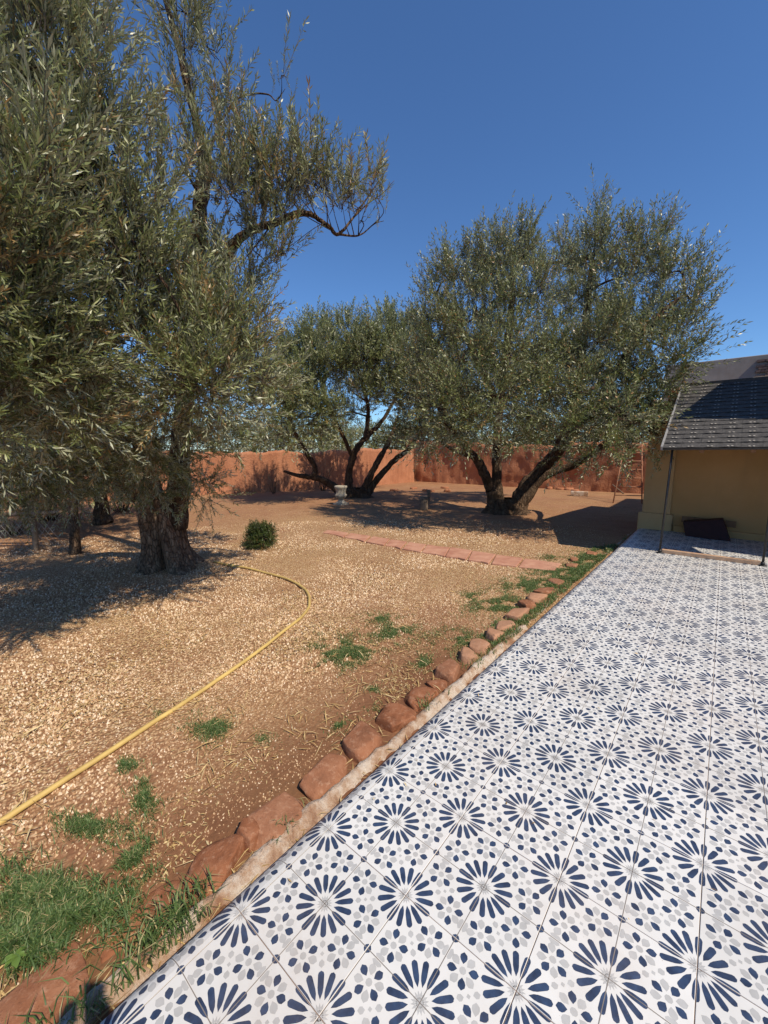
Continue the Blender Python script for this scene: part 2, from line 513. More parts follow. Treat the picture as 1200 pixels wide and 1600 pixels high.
def add_print(mb, pats, x0=-1.0, x1=1.0, fn=None):
    lim = 1 - GAP/S*.9
    for i, (m, p) in enumerate(pats):
        p = clip(p, 0, x0, False) if x0 > -1 else p
        p = clip(p, 0, x1, True) if x1 < 1 and len(p) > 2 else p
        if len(p) < 3 or abs(area(p)) < 1e-5: continue
        z = {1: .0004, 2: .0003, 4: .0005, 3: .0007}[m]
        vs = [(max(-lim, min(lim, x))*S, max(-lim, min(lim, y))*S, z) for x, y in p]
        if fn: vs = [fn(v) for v in vs]
        mb.add(vs, [tuple(range(len(vs)))], {1: 1, 2: 2, 3: 3, 4: 1}[m])
def chamfer_slab(mb, x0, x1, y0, y1, th, c, fn=None):
    pts = []
    for z, d in ((-th, 0), (-c, 0), (0, c)):
        pts += [(x0+d, y0+d, z), (x1-d, y0+d, z), (x1-d, y1-d, z), (x0+d, y1-d, z)]
    fs = [(3, 2, 1, 0), (8, 9, 10, 11)]
    for b in (0, 4):
        fs += [(b+i, b+(i+1) % 4, b+4+(i+1) % 4, b+4+i) for i in range(4)]
    if fn: pts = [fn(p) for p in pts]
    mb.add(pts, fs, 0)
TILE_MATS = [MAT['white'], MAT['navy'], MAT['grey'], MAT['score']]
terr = MB()
YS, YE = -11*S, 43*S
terr.prism([(-S+.002, YS), (13*S, YS), (13*S, YE), (-S+.002, YE)], -.30, -.0035)
LEN = .72*S; TH = math.radians(76); RC = LEN/TH        # the edge tiles roll over a rounded nosing
NS = 9
def fold(v):
    d = S - v[0]                              # distance beyond the crease, wrapped round the nosing
    a = d/RC
    r = RC + v[2]
    return (-r*math.sin(a), v[1], r*math.cos(a) - RC)
prof = [fold((S - LEN*k/NS, 0, -.0035)) for k in range(NS+1)]
pr = [(p[0]-S, p[2]) for p in prof] + [(prof[-1][0]-S, -.30), (-S+.002, -.30)]
n_ = len(pr)
terr.add([(x, YS, z) for x, z in pr] + [(x, YE, z) for x, z in pr], [tuple(range(n_)), tuple(range(n_, 2*n_))[::-1]] + [(i, n_+i, n_+(i+1) % n_, (i+1) % n_) for i in range(n_)])
terrace = terr.build('terrace', MAT['grout'])
tag(terrace, kind='structure')
mb = MB(); chamfer_slab(mb, -S+GAP/2, S-GAP/2, -S+GAP/2, S-GAP/2, .009, .0012); add_print(mb, PAT)
tile_me = py_mesh('tile', mb.v, mb.f, False, mb.m)
for m in TILE_MATS: tile_me.materials.append(m)
for cx in range(0, 13, 2):
    for cy in range(-10, 43, 2):
        o = bpy.data.objects.new('tile', tile_me); COL.objects.link(o)
        o.location = (cx*S, cy*S, RNG.uniform(-.0006, .0006)); o.parent = terrace
        o.rotation_euler = (RNG.normal(0, .0012), RNG.normal(0, .0012), random.choice((0, 1, 2, 3))*math.pi/2)
# edge tiles, cut from the same tile and wrapped over the nosing: local x runs 1-.72 .. 1, folded from x = +1
mb = MB()
for k in range(NS):
    xa, xb = S - LEN*(k+1)/NS, S - LEN*k/NS - (GAP/2 if k == 0 else 0)
    y0, y1 = -S+GAP/2, S-GAP/2
    q = [(xa, y0, 0), (xb, y0, 0), (xb, y1, 0), (xa, y1, 0), (xa, y0, -.009), (xb, y0, -.009), (xb, y1, -.009), (xa, y1, -.009)]
    fs = [(0, 1, 2, 3), (0, 4, 5, 1), (2, 6, 7, 3)] + ([(0, 3, 7, 4)] if k == NS-1 else []) + ([(1, 5, 6, 2)] if k == 0 else [])
    mb.add([fold(p) for p in q], fs, 0)
    add_print(mb, PAT, max(-.999, xa/S), xb/S, fold)
edge_me = py_mesh('edge_tile', mb.v, mb.f, False, mb.m)
for m in TILE_MATS: edge_me.materials.append(m)
for cy in range(-10, 43, 2):
    o = bpy.data.objects.new('edge_tile', edge_me); COL.objects.link(o)
    o.location = (-S, cy*S, RNG.uniform(-.0004, .0004)); o.parent = terrace

# kerb of rough mortar along the foot of the sloping tiles
def kerb():
    ys = np.arange(-2.4, 9.6, .035)
    prof = [(-.350, -.30), (-.350, -.108), (-.366, -.106), (-.386, -.102), (-.402, -.084), (-.420, -.068), (-.446, -.070), (-.462, -.100), (-.472, -.30)]
    V = []
    for y in ys:
        sink = .035*max(0, noise.noise(Vector((y*.7, 3.1, 0)))+.05) + (.03 if y > 3.2 else 0)
        for i, (x, z) in enumerate(prof):
            k = 1 if 1 < i < 8 else 0
            q = Vector((x*9, y*9, z*9))
            V.append((x + k*(.020*noise.noise(q*.7) + .008*noise.noise(q*3)) + .008*noise.noise(Vector((0, y*1.5, 2))), y,
                      z + k*(.022*noise.noise(q*1.3 + Vector((5, 0, 0))) + .012*noise.noise(q*3.3) + .006*noise.noise(q*8) - sink*1.3)))
    n = len(prof)
    F = [(i*n+j, i*n+j+1, (i+1)*n+j+1, (i+1)*n+j) for i in range(len(ys)-1) for j in range(n-1)]
    return np_mesh('kerb', np.array(V), np.array(F), True)
tag(link('kerb', kerb(), MAT['kerb']), kind='structure')

# ------------------------------------------------------------------ setting: rammed-earth walls
def earth_wall(name, pts, hts, thick, label, rough=.05, erode=.15):
    P = catmull([(x, y, 0) for x, y in pts], 24)
    H = np.interp(np.linspace(0, 1, len(P)), np.linspace(0, 1, len(hts)), hts)
    # even resample
    s = np.r_[0, np.cumsum(np.linalg.norm(np.diff(P, axis=0), axis=1))]
    n = int(s[-1]/.11)
    t = np.linspace(0, s[-1], n)
    X = np.interp(t, s, P[:, 0]); Y = np.interp(t, s, P[:, 1]); Hh = np.interp(t, s, H)
    T = np.gradient(np.c_[X, Y], axis=0); T /= np.linalg.norm(T, axis=1)[:, None]
    N = np.c_[T[:, 1], -T[:, 0]]              # towards the garden when walked clockwise
    nz = 16
    V = []
    ring = [(1, k/(nz-1)) for k in range(nz)] + [(.35, 1.015), (-.35, 1.01)] + [(-1, 1 - k/5) for k in range(6)]
    for i in range(n):
        top = Hh[i] + .16*noise.noise(Vector((t[i]*.8, 1.7, 0))) + .09*noise.noise(Vector((t[i]*2.9, 4.7, 0))) - erode*max(0, noise.noise(Vector((t[i]*.45, 9, 0))))
        for side, k in ring:
            z = GZ - .05 + k*(top + .05 - GZ)
            q = Vector((X[i]*1.3, Y[i]*1.3, z*1.1))
            d = rough*(noise.noise(q) + .7*noise.noise(q*2.6) + .4*noise.noise(q*6)) + .06*(1-min(k, 1))**2
            off = (thick/2 + (d if abs(side) == 1 else 0))*side
            V.append((X[i] + N[i, 0]*off, Y[i] + N[i, 1]*off, z + (.05*noise.noise(q*4) if k > .98 else 0)))
    m = len(ring)
    F = [(i*m+j, (i+1)*m+j, (i+1)*m+j+1, i*m+j+1) for i in range(n-1) for j in range(m-1)]
    me = np_mesh(name, np.array(V), np.array(F), True)
    o = link(name, me, MAT['wall'])
    tag(o, label, 'wall')
    return o
earth_wall('earth_wall', [(-19.8, -4), (-18.6, 2), (-16.8, 7.5), (-14.9, 11.2), (-13.8, 14.6), (-13.4, 18.9)], [1.8, 1.78, 1.75, 1.75, 1.72, 1.8], .45,
           'smooth sunlit rammed earth garden wall behind the stone urn', .035, .05)
earth_wall('earth_wall', [(-13.9, 19.4), (-11, 19.5), (-8, 19.4), (-5, 19.3), (-2, 19.2), (-.6, 19.1)], [2.35, 2.2, 2.0, 1.95, 2.1, 2.1], .5,
           'crumbling weathered rammed earth wall with ragged top behind the ladder', .09, .25)

# ------------------------------------------------------------------ foliage machinery
def make_template(rng, L=.45, nodes=14, leaf=.064, w=.0125, simple=False, curl=.12, upright=.75, ks=3):
    V, F, A = [], [], []
    bend = rng.uniform(-curl, curl, 2)
    def stem(t):
        return np.array([bend[0]*t*t*L, bend[1]*t*t*L, t*L])
    for i in range(nodes):
        t = .10 + .90*(i + rng.uniform(0, .6))/nodes
        p = stem(t)
        az0 = (i % 2)*math.pi/2 + rng.normal(0, .3)
        for s in (0, 1):
            if rng.random() < .08: continue
            az = az0 + s*math.pi + rng.normal(0, .25)
            el = rng.normal(upright, .22) if i < nodes-1 else rng.uniform(.9, 1.4)
            d = np.array([math.cos(az)*math.cos(el), math.sin(az)*math.cos(el), math.sin(el)])
            side = np.cross(d, [0, 0, 1.]); side /= np.linalg.norm(side)
            up = np.cross(side, d)
            roll = rng.normal(0, .55)
            sd = side*math.cos(roll) + up*math.sin(roll); nn = np.cross(sd, d)
            l = leaf*rng.uniform(.7, 1.15); ww = w*rng.uniform(.8, 1.15)*.5
            b = len(V)
            tint = rng.random(); dead = 1.0 if rng.random() < .012 else 0.0
            if simple:
                V += [p, p + d*l*.5 + sd*ww, p + d*l, p + d*l*.5 - sd*ww]
                F += [(b, b+1, b+2, b+3)]
                A += [(tint, dead, 0, 1)]*4
            else:
                cu = nn*l*rng.uniform(-.10, .10)
                V += [p, p + d*l*.33 + sd*ww*.95 + cu*.6, p + d*l*.68 + sd*ww*.85 + cu*.7, p + d*l, p + d*l*.68 - sd*ww*.85 + cu*.7, p + d*l*.33 - sd*ww*.95 + cu*.6]
                F += [(b, b+1, b+2, b+3), (b, b+3, b+4, b+5)]
                A += [(tint, dead, 0, 1)]*6
    # stem: a thin three-sided wand
    b = len(V)
    for k in range(ks):
        t = k/(ks-1)
        for j in range(3):
            a = 2*math.pi*j/3; r = .0032*(1 - .75*t)
            V.append(stem(t) + np.array([math.cos(a)*r, math.sin(a)*r, 0])); A.append((.5, 0, 1, 1))
    for k in range(ks-1):
        for j in range(3):
            F.append((b+k*3+j, b+k*3+(j+1) % 3, b+(k+1)*3+(j+1) % 3, b+(k+1)*3+j))
    return np.array(V, np.float32), np.array(F, np.int32), np.array(A, np.float32)

def place_shoots(templates, P, D, SC, rng, dryness=None):
    Vs, Fs, As = [], [], []
    base = 0
    which = rng.integers(0, len(templates), len(P))
    for k, (V, F, A) in enumerate(templates):
        ii = np.where(which == k)[0]
        if not len(ii): continue
        d = D[ii]/np.linalg.norm(D[ii], axis=1)[:, None]
        r = rng.normal(size=d.shape); x = np.cross(d, r); x /= np.linalg.norm(x, axis=1)[:, None]
        y = np.cross(d, x)
        R = np.stack([x, y, d], -1)*SC[ii][:, None, None]
        W = np.einsum('nij,vj->nvi', R, V) + P[ii][:, None, :]
        n, v = len(ii), len(V)
        At = np.repeat(A[None], n, 0).copy()
        At[:, :, 0] = np.clip(At[:, :, 0]*.75 + rng.normal(.12, .16, (n, 1)), 0, 1)
        if dryness is not None:
            dry = rng.random((n, 1)) < dryness[ii][:, None]
            At[:, :, 1] = np.maximum(At[:, :, 1], dry*rng.random((n, v)) > .45)
        Vs.append(W.reshape(-1, 3)); As.append(At.reshape(-1, 4))
        Fs.append((F[None] + (np.arange(n)*v)[:, None, None]).reshape(-1, 4) + base)
        base += n*v
    return np.concatenate(Vs), np.concatenate(Fs), np.concatenate(As)

def crown(name, parent, clumps, templates, dens, rng, low_z, high_z, limb_pts, mat, twig_mat, sc=(.75, 1.2), dry=.03, extra=None, bs=1.0, tuft=.55):
    P, D, SC, DR = [], [], [], []
    tw = MB()
    for c, r in clumps:
        c = np.array(c, float)
        w_ = c - CP; dd = w_ @ CF
        seen = dd > 0 and abs(w_ @ CR)/dd < 1.15 and abs(w_ @ CU)/dd < 1.5
        n = int(dens*r*r*rng.uniform(.8, 1.2)*(1 if seen else .45))
        u = rng.normal(size=(n, 3)); u /= np.linalg.norm(u, axis=1)[:, None]
        rad = r*rng.random(n)**.42
        q = u*rad[:, None]*np.array([1, 1, .92])
        # break the ball into uneven tufts
        tufts = rng.normal(size=(max(5, int(16*r)), 3)); tufts = tufts/np.linalg.norm(tufts, axis=1)[:, None]*r*rng.uniform(.45, 1.12, (len(tufts), 1))
        near = np.argmin(((q[:, None] - tufts[None])**2).sum(-1), 1)
        q = q*tuft + tufts[near]*(1-tuft)
        pos = c + q
        h = np.clip((pos[:, 2] - low_z)/(high_z - low_z), 0, 1)
        upw = -.45 + 1.75*h
        d = u*.75 + np.array([0, 0, 1.])*upw[:, None] + rng.normal(0, .38, (n, 3))
        P.append(pos); D.append(d); SC.append(rng.uniform(*sc, n)); DR.append(np.full(n, dry*(3 if rng.random() < .18 else .6)))
        # branch that carries the clump, then a few twigs out to its tufts
        if limb_pts is not None:
            k = np.argmin(((limb_pts - c)**2).sum(1) + .6*np.maximum(0, limb_pts[:, 2] - c[2] + .2)**2)
            a = limb_pts[k]; L = np.linalg.norm(c - a)
            if L > .12:
                mid = (a + c)/2 + rng.normal(0, .10*L, 3) + np.array([0, 0, .06*L])
                pts = catmull([a, mid, c], 5)
                b_ = bs*(1 if r > .22 else .45)
                v, f = tube(pts, np.linspace((.018 + .016*min(L, 2.2))*b_, .009*b_, len(pts)), 6, .15, False)
                tw.add(v, f)
        for tf in tufts[:9]:
            e = c + tf*.95
            mid = c + tf*.5 + rng.normal(0, .08*r, 3)
            pts = catmull([c, mid, e], 3)
            v, f = tube(pts, np.linspace(.010*bs, .0035*bs, len(pts)), 4, 0, False)
            tw.add(v, f)
    if extra is not None:
        for p, d, s in extra:
            P.append(np.array([p])); D.append(np.array([d])); SC.append(np.array([s])); DR.append(np.array([dry]))
    V, F, A = place_shoots(templates, np.concatenate(P), np.concatenate(D), np.concatenate(SC), rng, np.concatenate(DR))
    o = link(name, np_mesh(name, V, F, False, A), mat, parent); o['kind'] = 'stuff'
    if tw.v: 
        t = tw.build('branches', twig_mat, parent, True); t['kind'] = 'stuff'
    return o
def limb(parent, pix, radii, n=10, rough=.22, name='limb', world_pts=None, mat=None, thin=.8):
    P = np.array([at(*p) for p in pix]) if world_pts is None else np.array(world_pts, float)
    Q = catmull(P, 9)
    R = np.interp(np.linspace(0, 1, len(Q)), np.linspace(0, 1, len(radii)), radii)*thin
    j = RNG.normal(0, 1, Q.shape)*R[:, None]*.07
    Q = Q + j
    v, f = tube(Q, R, n, rough, True, RNG.uniform(0, 50))
    o = link(name, py_mesh(name, v, f, True), mat or MAT['bark_dark'], parent)
    return Q

rngT = np.random.default_rng(3)
T_FINE = [make_template(rngT, L=rngT.uniform(.34, .55), nodes=21, leaf=.066, w=.0122, simple=True, upright=.88) for _ in range(14)]
T_MID = [make_template(rngT, L=rngT.uniform(.45, .70), nodes=14, leaf=.084, w=.0215, simple=True, curl=.06, ks=2) for _ in range(8)]
T_T2 = [make_template(rngT, L=rngT.uniform(.5, .75), nodes=13, leaf=.11, w=.031, simple=True, curl=.06, ks=2) for _ in range(8)]

T_FAR = [make_template(rngT, L=rngT.uniform(.6, .9), nodes=9, leaf=.17, w=.065, simple=True, curl=.06, ks=2) for _ in range(5)]
# ------------------------------------------------------------------ great olive tree by the hose
def gnarled_trunk(base, height, rb, rm, rt, lean, seed, cleft=None, nr=120, nz=90, lobes=5):
    V = []
    for i in range(nz):
        t = i/(nz-1); z = -.06 + t*(height + .06)
        r0 = rm + (rb - rm)*math.exp(-t*5.2) + (rt - rm)*t**3
        cx, cy = base[0] + lean[0]*t, base[1] + lean[1]*t
        for j in range(nr):
            a = 2*math.pi*j/nr
            tw = a + .9*t + .25*math.sin(3*t + seed)
            lob = .17*(1.15 - .5*t)*math.sin(lobes*tw + 1.3*math.sin(2*tw + seed)) + .09*math.sin(9*tw + 2.2*t + seed)
            d = Vector((math.cos(a), math.sin(a), 0))
            q = Vector((math.cos(tw)*2.2, math.sin(tw)*2.2, z*1.5 + seed))
            rid = 1 - abs(noise.noise(q*2.4))*2
            n_ = .09*noise.noise(q) + .05*rid + .035*(1-abs(noise.noise(Vector((q.x*6, q.y*6, q.z*2.0))))*2) + .02*noise.noise(q*14)
            root = .35*math.exp(-t*9)*max(0, math.sin(4*a + seed))**2
            r = r0*(1 + lob + n_ + root)
            if cleft is not None:
                da = (a - cleft - .35*t + math.pi) % (2*math.pi) - math.pi
                r *= 1 - .52*math.exp(-(da/.16)**2)*(1 - .55*t)
            V.append((cx + d.x*r, cy + d.y*r, GZ + z))
    F = [(i*nr+j, i*nr+(j+1) % nr, (i+1)*nr+(j+1) % nr, (i+1)*nr+j) for i in range(nz-1) for j in range(nr)]
    return np_mesh('trunk', np.array(V), np.array(F), True)

limb_ = limb
def great_olive():
    b = gp(268, 884)
    t = empty('olive_tree', (b[0], b[1], GZ))
    tag(t, 'great gnarled olive tree with cleft flaring trunk at the yellow hose end', 'tree')
    d6 = (b - CP) @ CF
    cam_a = math.atan2(CP[1]-b[1], CP[0]-b[0])
    link('trunk', gnarled_trunk(b, 1.12, .47, .275, .20, (-.17, -.12), 2.1, cleft=cam_a - .42), MAT['bark'], t)
    D = d6
    L = []
    def limb(t, pix, rad, n=10):              # the crown leans out towards the terrace
        return limb_(t, [(x, y, d - 1.45*min(1, max(0, (790-y)/380))) for x, y, d in pix], rad, n, thin=.70)
    L.append(limb(t, [(258, 850, D), (228, 785, D-.05), (180, 735, D-.2), (168, 640, D-.45), (135, 525, D-.8), (70, 440, D-1.3), (25, 360, D-1.8), (60, 290, D-2.1), (112, 252, D-2.3)], [.26, .23, .19, .17, .145, .12, .10, .075, .04]))
    L.append(limb(t, [(272, 850, D+.05), (278, 760, D+.05), (292, 600, D-.2), (304, 440, D-.5), (312, 330, D-.7), (318, 250, D-.8), (300, 165, D-.9), (278, 70, D-1.0), (250, -30, D-1.1)], [.28, .24, .18, .14, .115, .09, .065, .045, .03]))
    L.append(limb(t, [(290, 610, D-.2), (312, 500, D-.35), (350, 405, D-.5), (385, 365, D-.6), (430, 348, D-.7), (475, 333, D-.75), (512, 352, D-.8), (528, 366, D-.8), (552, 340, D-.8), (580, 300, D-.8), (606, 262, D-.75)], [.13, .11, .09, .07, .052, .042, .034, .026, .016, .010, .004]))
    L.append(limb(t, [(150, 560, D-.7), (150, 430, D-.9), (135, 300, D-1.2), (122, 180, D-1.5), (124, 90, D-1.7), (130, -20, D-1.9)], [.10, .085, .07, .055, .042, .03]))
    L.append(limb(t, [(255, 800, D+.2), (215, 690, D+.6), (150, 560, D+1.0), (60, 430, D+1.2), (-40, 300, D+1.2)], [.18, .14, .11, .08, .05]))
    L.append(limb(t, [(70, 440, D-1.3), (0, 430, D-1.5), (-80, 380, D-1.6), (-180, 300, D-1.6)], [.09, .075, .06, .03]))
    L.append(limb(t, [(313, 300, D-.7), (335, 215, D-.75), (365, 160, D-.8), (395, 147, D-.8), (420, 148, D-.8), (432, 157, D-.8), (446, 138, D-.8)], [.024, .020, .015, .012, .010, .007, .003], 7))
    L.append(limb(t, [(552, 340, D-.8), (575, 318, D-.82), (600, 300, D-.85), (616, 282, D-.85)], [.016, .010, .006, .003], 6))
    L.append(limb(t, [(528, 366, D-.8), (560, 368, D-.8), (585, 350, D-.8), (600, 345, D-.8)], [.018, .012, .008, .004], 6))
    C = []
    def cl(x, y, d, r):
        k = .72 if d < 6.3 else .95
        if y > 600: k = min(1, k + (y-600)/500)
        if y < 300 and 140 < x < 400: r *= .78
        if y > 430 and x > 340: x -= 36
        if x > 395 and y < 400: r *= .72
        if x > 270 and 610 < y < 740: r *= .62
        C.append((at(x, y, d*k), r*k))
    for a in [(-60,60,4.0,.7),(30,110,3.7,.62),(75,30,4.0,.55),(5,225,3.5,.62),(100,175,4.0,.5),(35,330,3.5,.6),(130,275,4.1,.52),(-60,420,3.5,.7),(55,420,3.8,.5),
              (190,235,4.4,.40),(165,110,4.6,.30),(215,300,4.6,.45),(175,370,4.4,.55),(250,390,4.9,.5),
              (232,-25,5.0,.28),(290,20,5.2,.34),(290,85,5.3,.36),(325,75,5.3,.24),(300,150,5.3,.36),(350,165,5.4,.26),(285,235,5.2,.4),(360,225,5.4,.3),(345,290,5.4,.42),
              (415,255,5.5,.28),(450,285,5.5,.32),(490,290,5.5,.28),(535,320,5.5,.22),(565,345,5.5,.12),(580,290,5.5,.14),(430,335,5.6,.32),(395,390,5.7,.45),(440,395,5.8,.24),(440,118,5.5,.10),
              (100,480,4.2,.55),(200,450,4.7,.55),(300,465,5.4,.6),(390,455,5.9,.46),(15,530,4.0,.55),(120,560,4.5,.55),(220,545,4.9,.55),(320,560,5.4,.6),(390,545,5.9,.5),
              (0,640,4.5,.45),(80,645,4.9,.45),(170,640,5.0,.40),(250,640,5.2,.45),(330,645,5.5,.45),(385,630,5.7,.42),(430,640,6.0,.34),(30,700,5.2,.25),(95,690,5.4,.30),(200,690,5.4,.30),
              (270,705,5.6,.32),(285,752,5.8,.17),(262,735,5.8,.2),(345,685,5.8,.30),(400,672,5.9,.26),(445,660,6.1,.15),
              (150,400,6.9,.7),(40,300,6.9,.9),(240,500,7.3,.6),(90,600,7.4,.7),(-10,480,7,.9),(320,420,6.9,.45),(330,500,6.6,.5),(410,590,6.8,.5),
              (-160,250,5.2,.9),(-170,500,5.4,.9),(-300,400,6,1.0),(-150,80,5,.8),(-220,620,6,.7),(-320,200,6,1.0),(40,560,3.9,.5),(0,640,3.6,.42),(95,655,3.9,.36),(-70,500,3.6,.7),(-100,350,3.3,.8),(-60,620,3.5,.5),(410,510,5.6,.42),(425,580,5.7,.42),(360,600,5.2,.5),(290,600,5,.5),(440,560,5.9,.3),(460,600,6,.3),(60,-70,4.4,.7),(400,270,5.5,.34),(430,300,5.5,.36),(470,275,5.5,.30),(505,300,5.5,.28),(460,320,5.5,.28),(545,300,5.5,.2),(560,325,5.5,.2),(520,325,5.5,.2),(590,310,5.5,.14),(480,255,5.5,.2),(380,300,5.5,.4),(312,745,5.8,.16),(235,735,5.6,.25),(190,740,5.6,.22),(160,720,5.5,.26),(120,735,5.4,.22),(60,740,5.2,.22),(305,775,6.0,.14),(318,760,6.0,.16),(325,782,6.1,.10),(250,768,5.9,.15),(215,705,5.4,.3),(325,715,5.8,.2),(20,735,5,.25),(15,770,5.4,.24),(70,772,5.5,.22),(-40,765,5.2,.3),(-30,720,4.8,.35),(45,715,5,.3),(110,765,5.6,.18),(150,755,5.7,.18),(420,680,6.1,.16),(-60,-100,4.6,.9),(240,-90,5.2,.4)]:
        cl(*a)
    ex = []
    r = np.random.default_rng(8)
    for x, y in [(335,60),(350,90),(375,75),(372,95),(405,330),(430,270),(470,245),(500,255),(545,270),(560,262),(590,262),(597,290),(602,320),(590,345),(455,128),(448,118),(437,120),(430,128),(425,135),(458,140),(410,238),(395,225),(445,250),(520,290)]:
        ex.append((at(x, y+14, 4.0), np.array([r.normal(0, .2), r.normal(0, .2), 1.0]), r.uniform(.3, .6)))
    for _ in range(44):
        x = r.uniform(400, 605); ex.append((at(x, 330 - (x-400)*.12 + r.uniform(-15, 15), 4.0), np.array([r.normal(0, .25), r.normal(0, .25), 1.0]), r.uniform(.4, .8)))
    crown('crown', t, C, T_FINE, 660, np.random.default_rng(21), .8, 3.6, np.concatenate(L), MAT['leaf'], MAT['bark_dark'], extra=ex, dry=.10, bs=.5, tuft=.42)
great_olive()

# ------------------------------------------------------------------ other olive trees
def olive(label, base_px, trunk, limbs, clumps, dens, seed, low, high, group=None, tmpl=None, base=None, pull=1.0):
    b = gp(*base_px) if base is None else np.array(base, float)
    t = empty('olive_tree', (b[0], b[1], GZ)); tag(t, label, 'tree', group)
    if trunk is not None:
        h, rb, rm, rt = trunk
        link('trunk', gnarled_trunk(b, h, rb, rm, rt, (0, 0), seed*1.7, None, 64, 36, 4), MAT['bark_dark'], t)
    def pl(x, y, d): return (x, y, d*(1 - (1-pull)*min(1, max(0, (720-y)/200)))) if d < dt + .05 else (x, y, d)
    dt = (b - CP) @ CF
    L = [limb(t, [pl(*p) for p in pix], rad, 9) for pix, rad in limbs]
    def near(x, y, d, r):
        k = 1.0 if d > dt + .05 else pull
        return at(x, y, d*k), r*k
    dt = (b - CP) @ CF
    crown('crown', t, [near(*c) for c in clumps], tmpl or T_MID, dens, np.random.default_rng(seed), low, high, np.concatenate(L), MAT['leaf'], MAT['bark_dark'], dry=.02)
    return t

d2 = (gp(553, 776) - CP) @ CF
olive('many-stemmed olive tree beside the stone urn with a low dead limb', (556, 776), (.35, .75, .5, .42),
      [([(540, 776, d2), (508, 752, d2-.1), (482, 745, d2-.2), (462, 742, d2-.3), (443, 736, d2-.4)], [.24, .17, .14, .10, .06]),
       ([(490, 746, d2-.2), (492, 730, d2-.2), (478, 706, d2-.2), (462, 680, d2-.4), (448, 640, d2-.6)], [.15, .14, .12, .10, .06]),
       ([(550, 776, d2), (545, 745, d2), (553, 710, d2), (570, 685, d2+.1), (595, 660, d2+.2), (620, 620, d2+.2)], [.26, .20, .17, .15, .11, .06]),
       ([(551, 716, d2), (540, 690, d2), (528, 665, d2), (512, 630, d2), (500, 590, d2)], [.12, .10, .09, .07, .04]),
       ([(562, 777, d2), (578, 745, d2), (595, 712, d2+.2), (608, 690, d2+.4), (622, 650, d2+.6)], [.20, .17, .15, .12, .06]),
       ([(570, 777, d2), (592, 745, d2+.1), (618, 718, d2+.1), (640, 700, d2), (665, 660, d2)], [.20, .16, .14, .12, .06]),
       ([(570, 690, d2+.1), (575, 640, d2+.1), (560, 580, d2), (545, 540, d2)], [.12, .10, .07, .04])],
      [(465,560,d2-.6,.85),(500,545,d2,.7),(540,530,d2,.85),(590,525,d2,.9),(640,545,d2,.9),(560,575,d2+.6,.8),(605,575,d2-.6,.9),(450,605,d2-.9,.9),(500,605,d2-.3,.8),(655,600,d2-.3,.9),
       (620,620,d2+.4,.8),(680,560,d2+.2,.7),(480,650,d2-.9,.8),(440,645,d2-1.2,.7),(510,662,d2-.6,.5),(650,655,d2-.6,.7),(690,640,d2-.4,.7),(625,672,d2-.8,.45),(670,690,d2-.6,.5),(590,620,d2+.8,.5),(420,620,d2-.4,.8),(570,545,d2-.7,.8),(530,575,d2-.8,.7),(480,590,d2-.9,.8),(600,610,d2-.9,.6),(640,625,d2-1,.7),(570,610,d2-.9,.45),(455,680,d2-1.2,.45),(470,545,d2-.4,.8),(520,560,d2-1,.9),(445,570,d2-.6,.8),(490,520,d2-.2,.6),(610,545,d2-1,.9),(640,580,d2-1.2,.9),(575,560,d2-1,.8),(620,515,d2,.7),(650,520,d2+.2,.6),(430,590,d2-.8,.7),(470,625,d2-1,.7),(500,650,d2-1,.6),(440,672,d2-1.2,.5),(520,640,d2-.9,.45),(505,510,d2,.35),(560,640,d2+.9,.5),(535,650,d2+1,.5),(580,600,d2+.8,.7),(545,600,d2+.6,.7),(545,505,d2,.35),(600,500,d2+.2,.4)],
      285, 5, 1.0, 4.5, pull=.86, tmpl=T_T2)

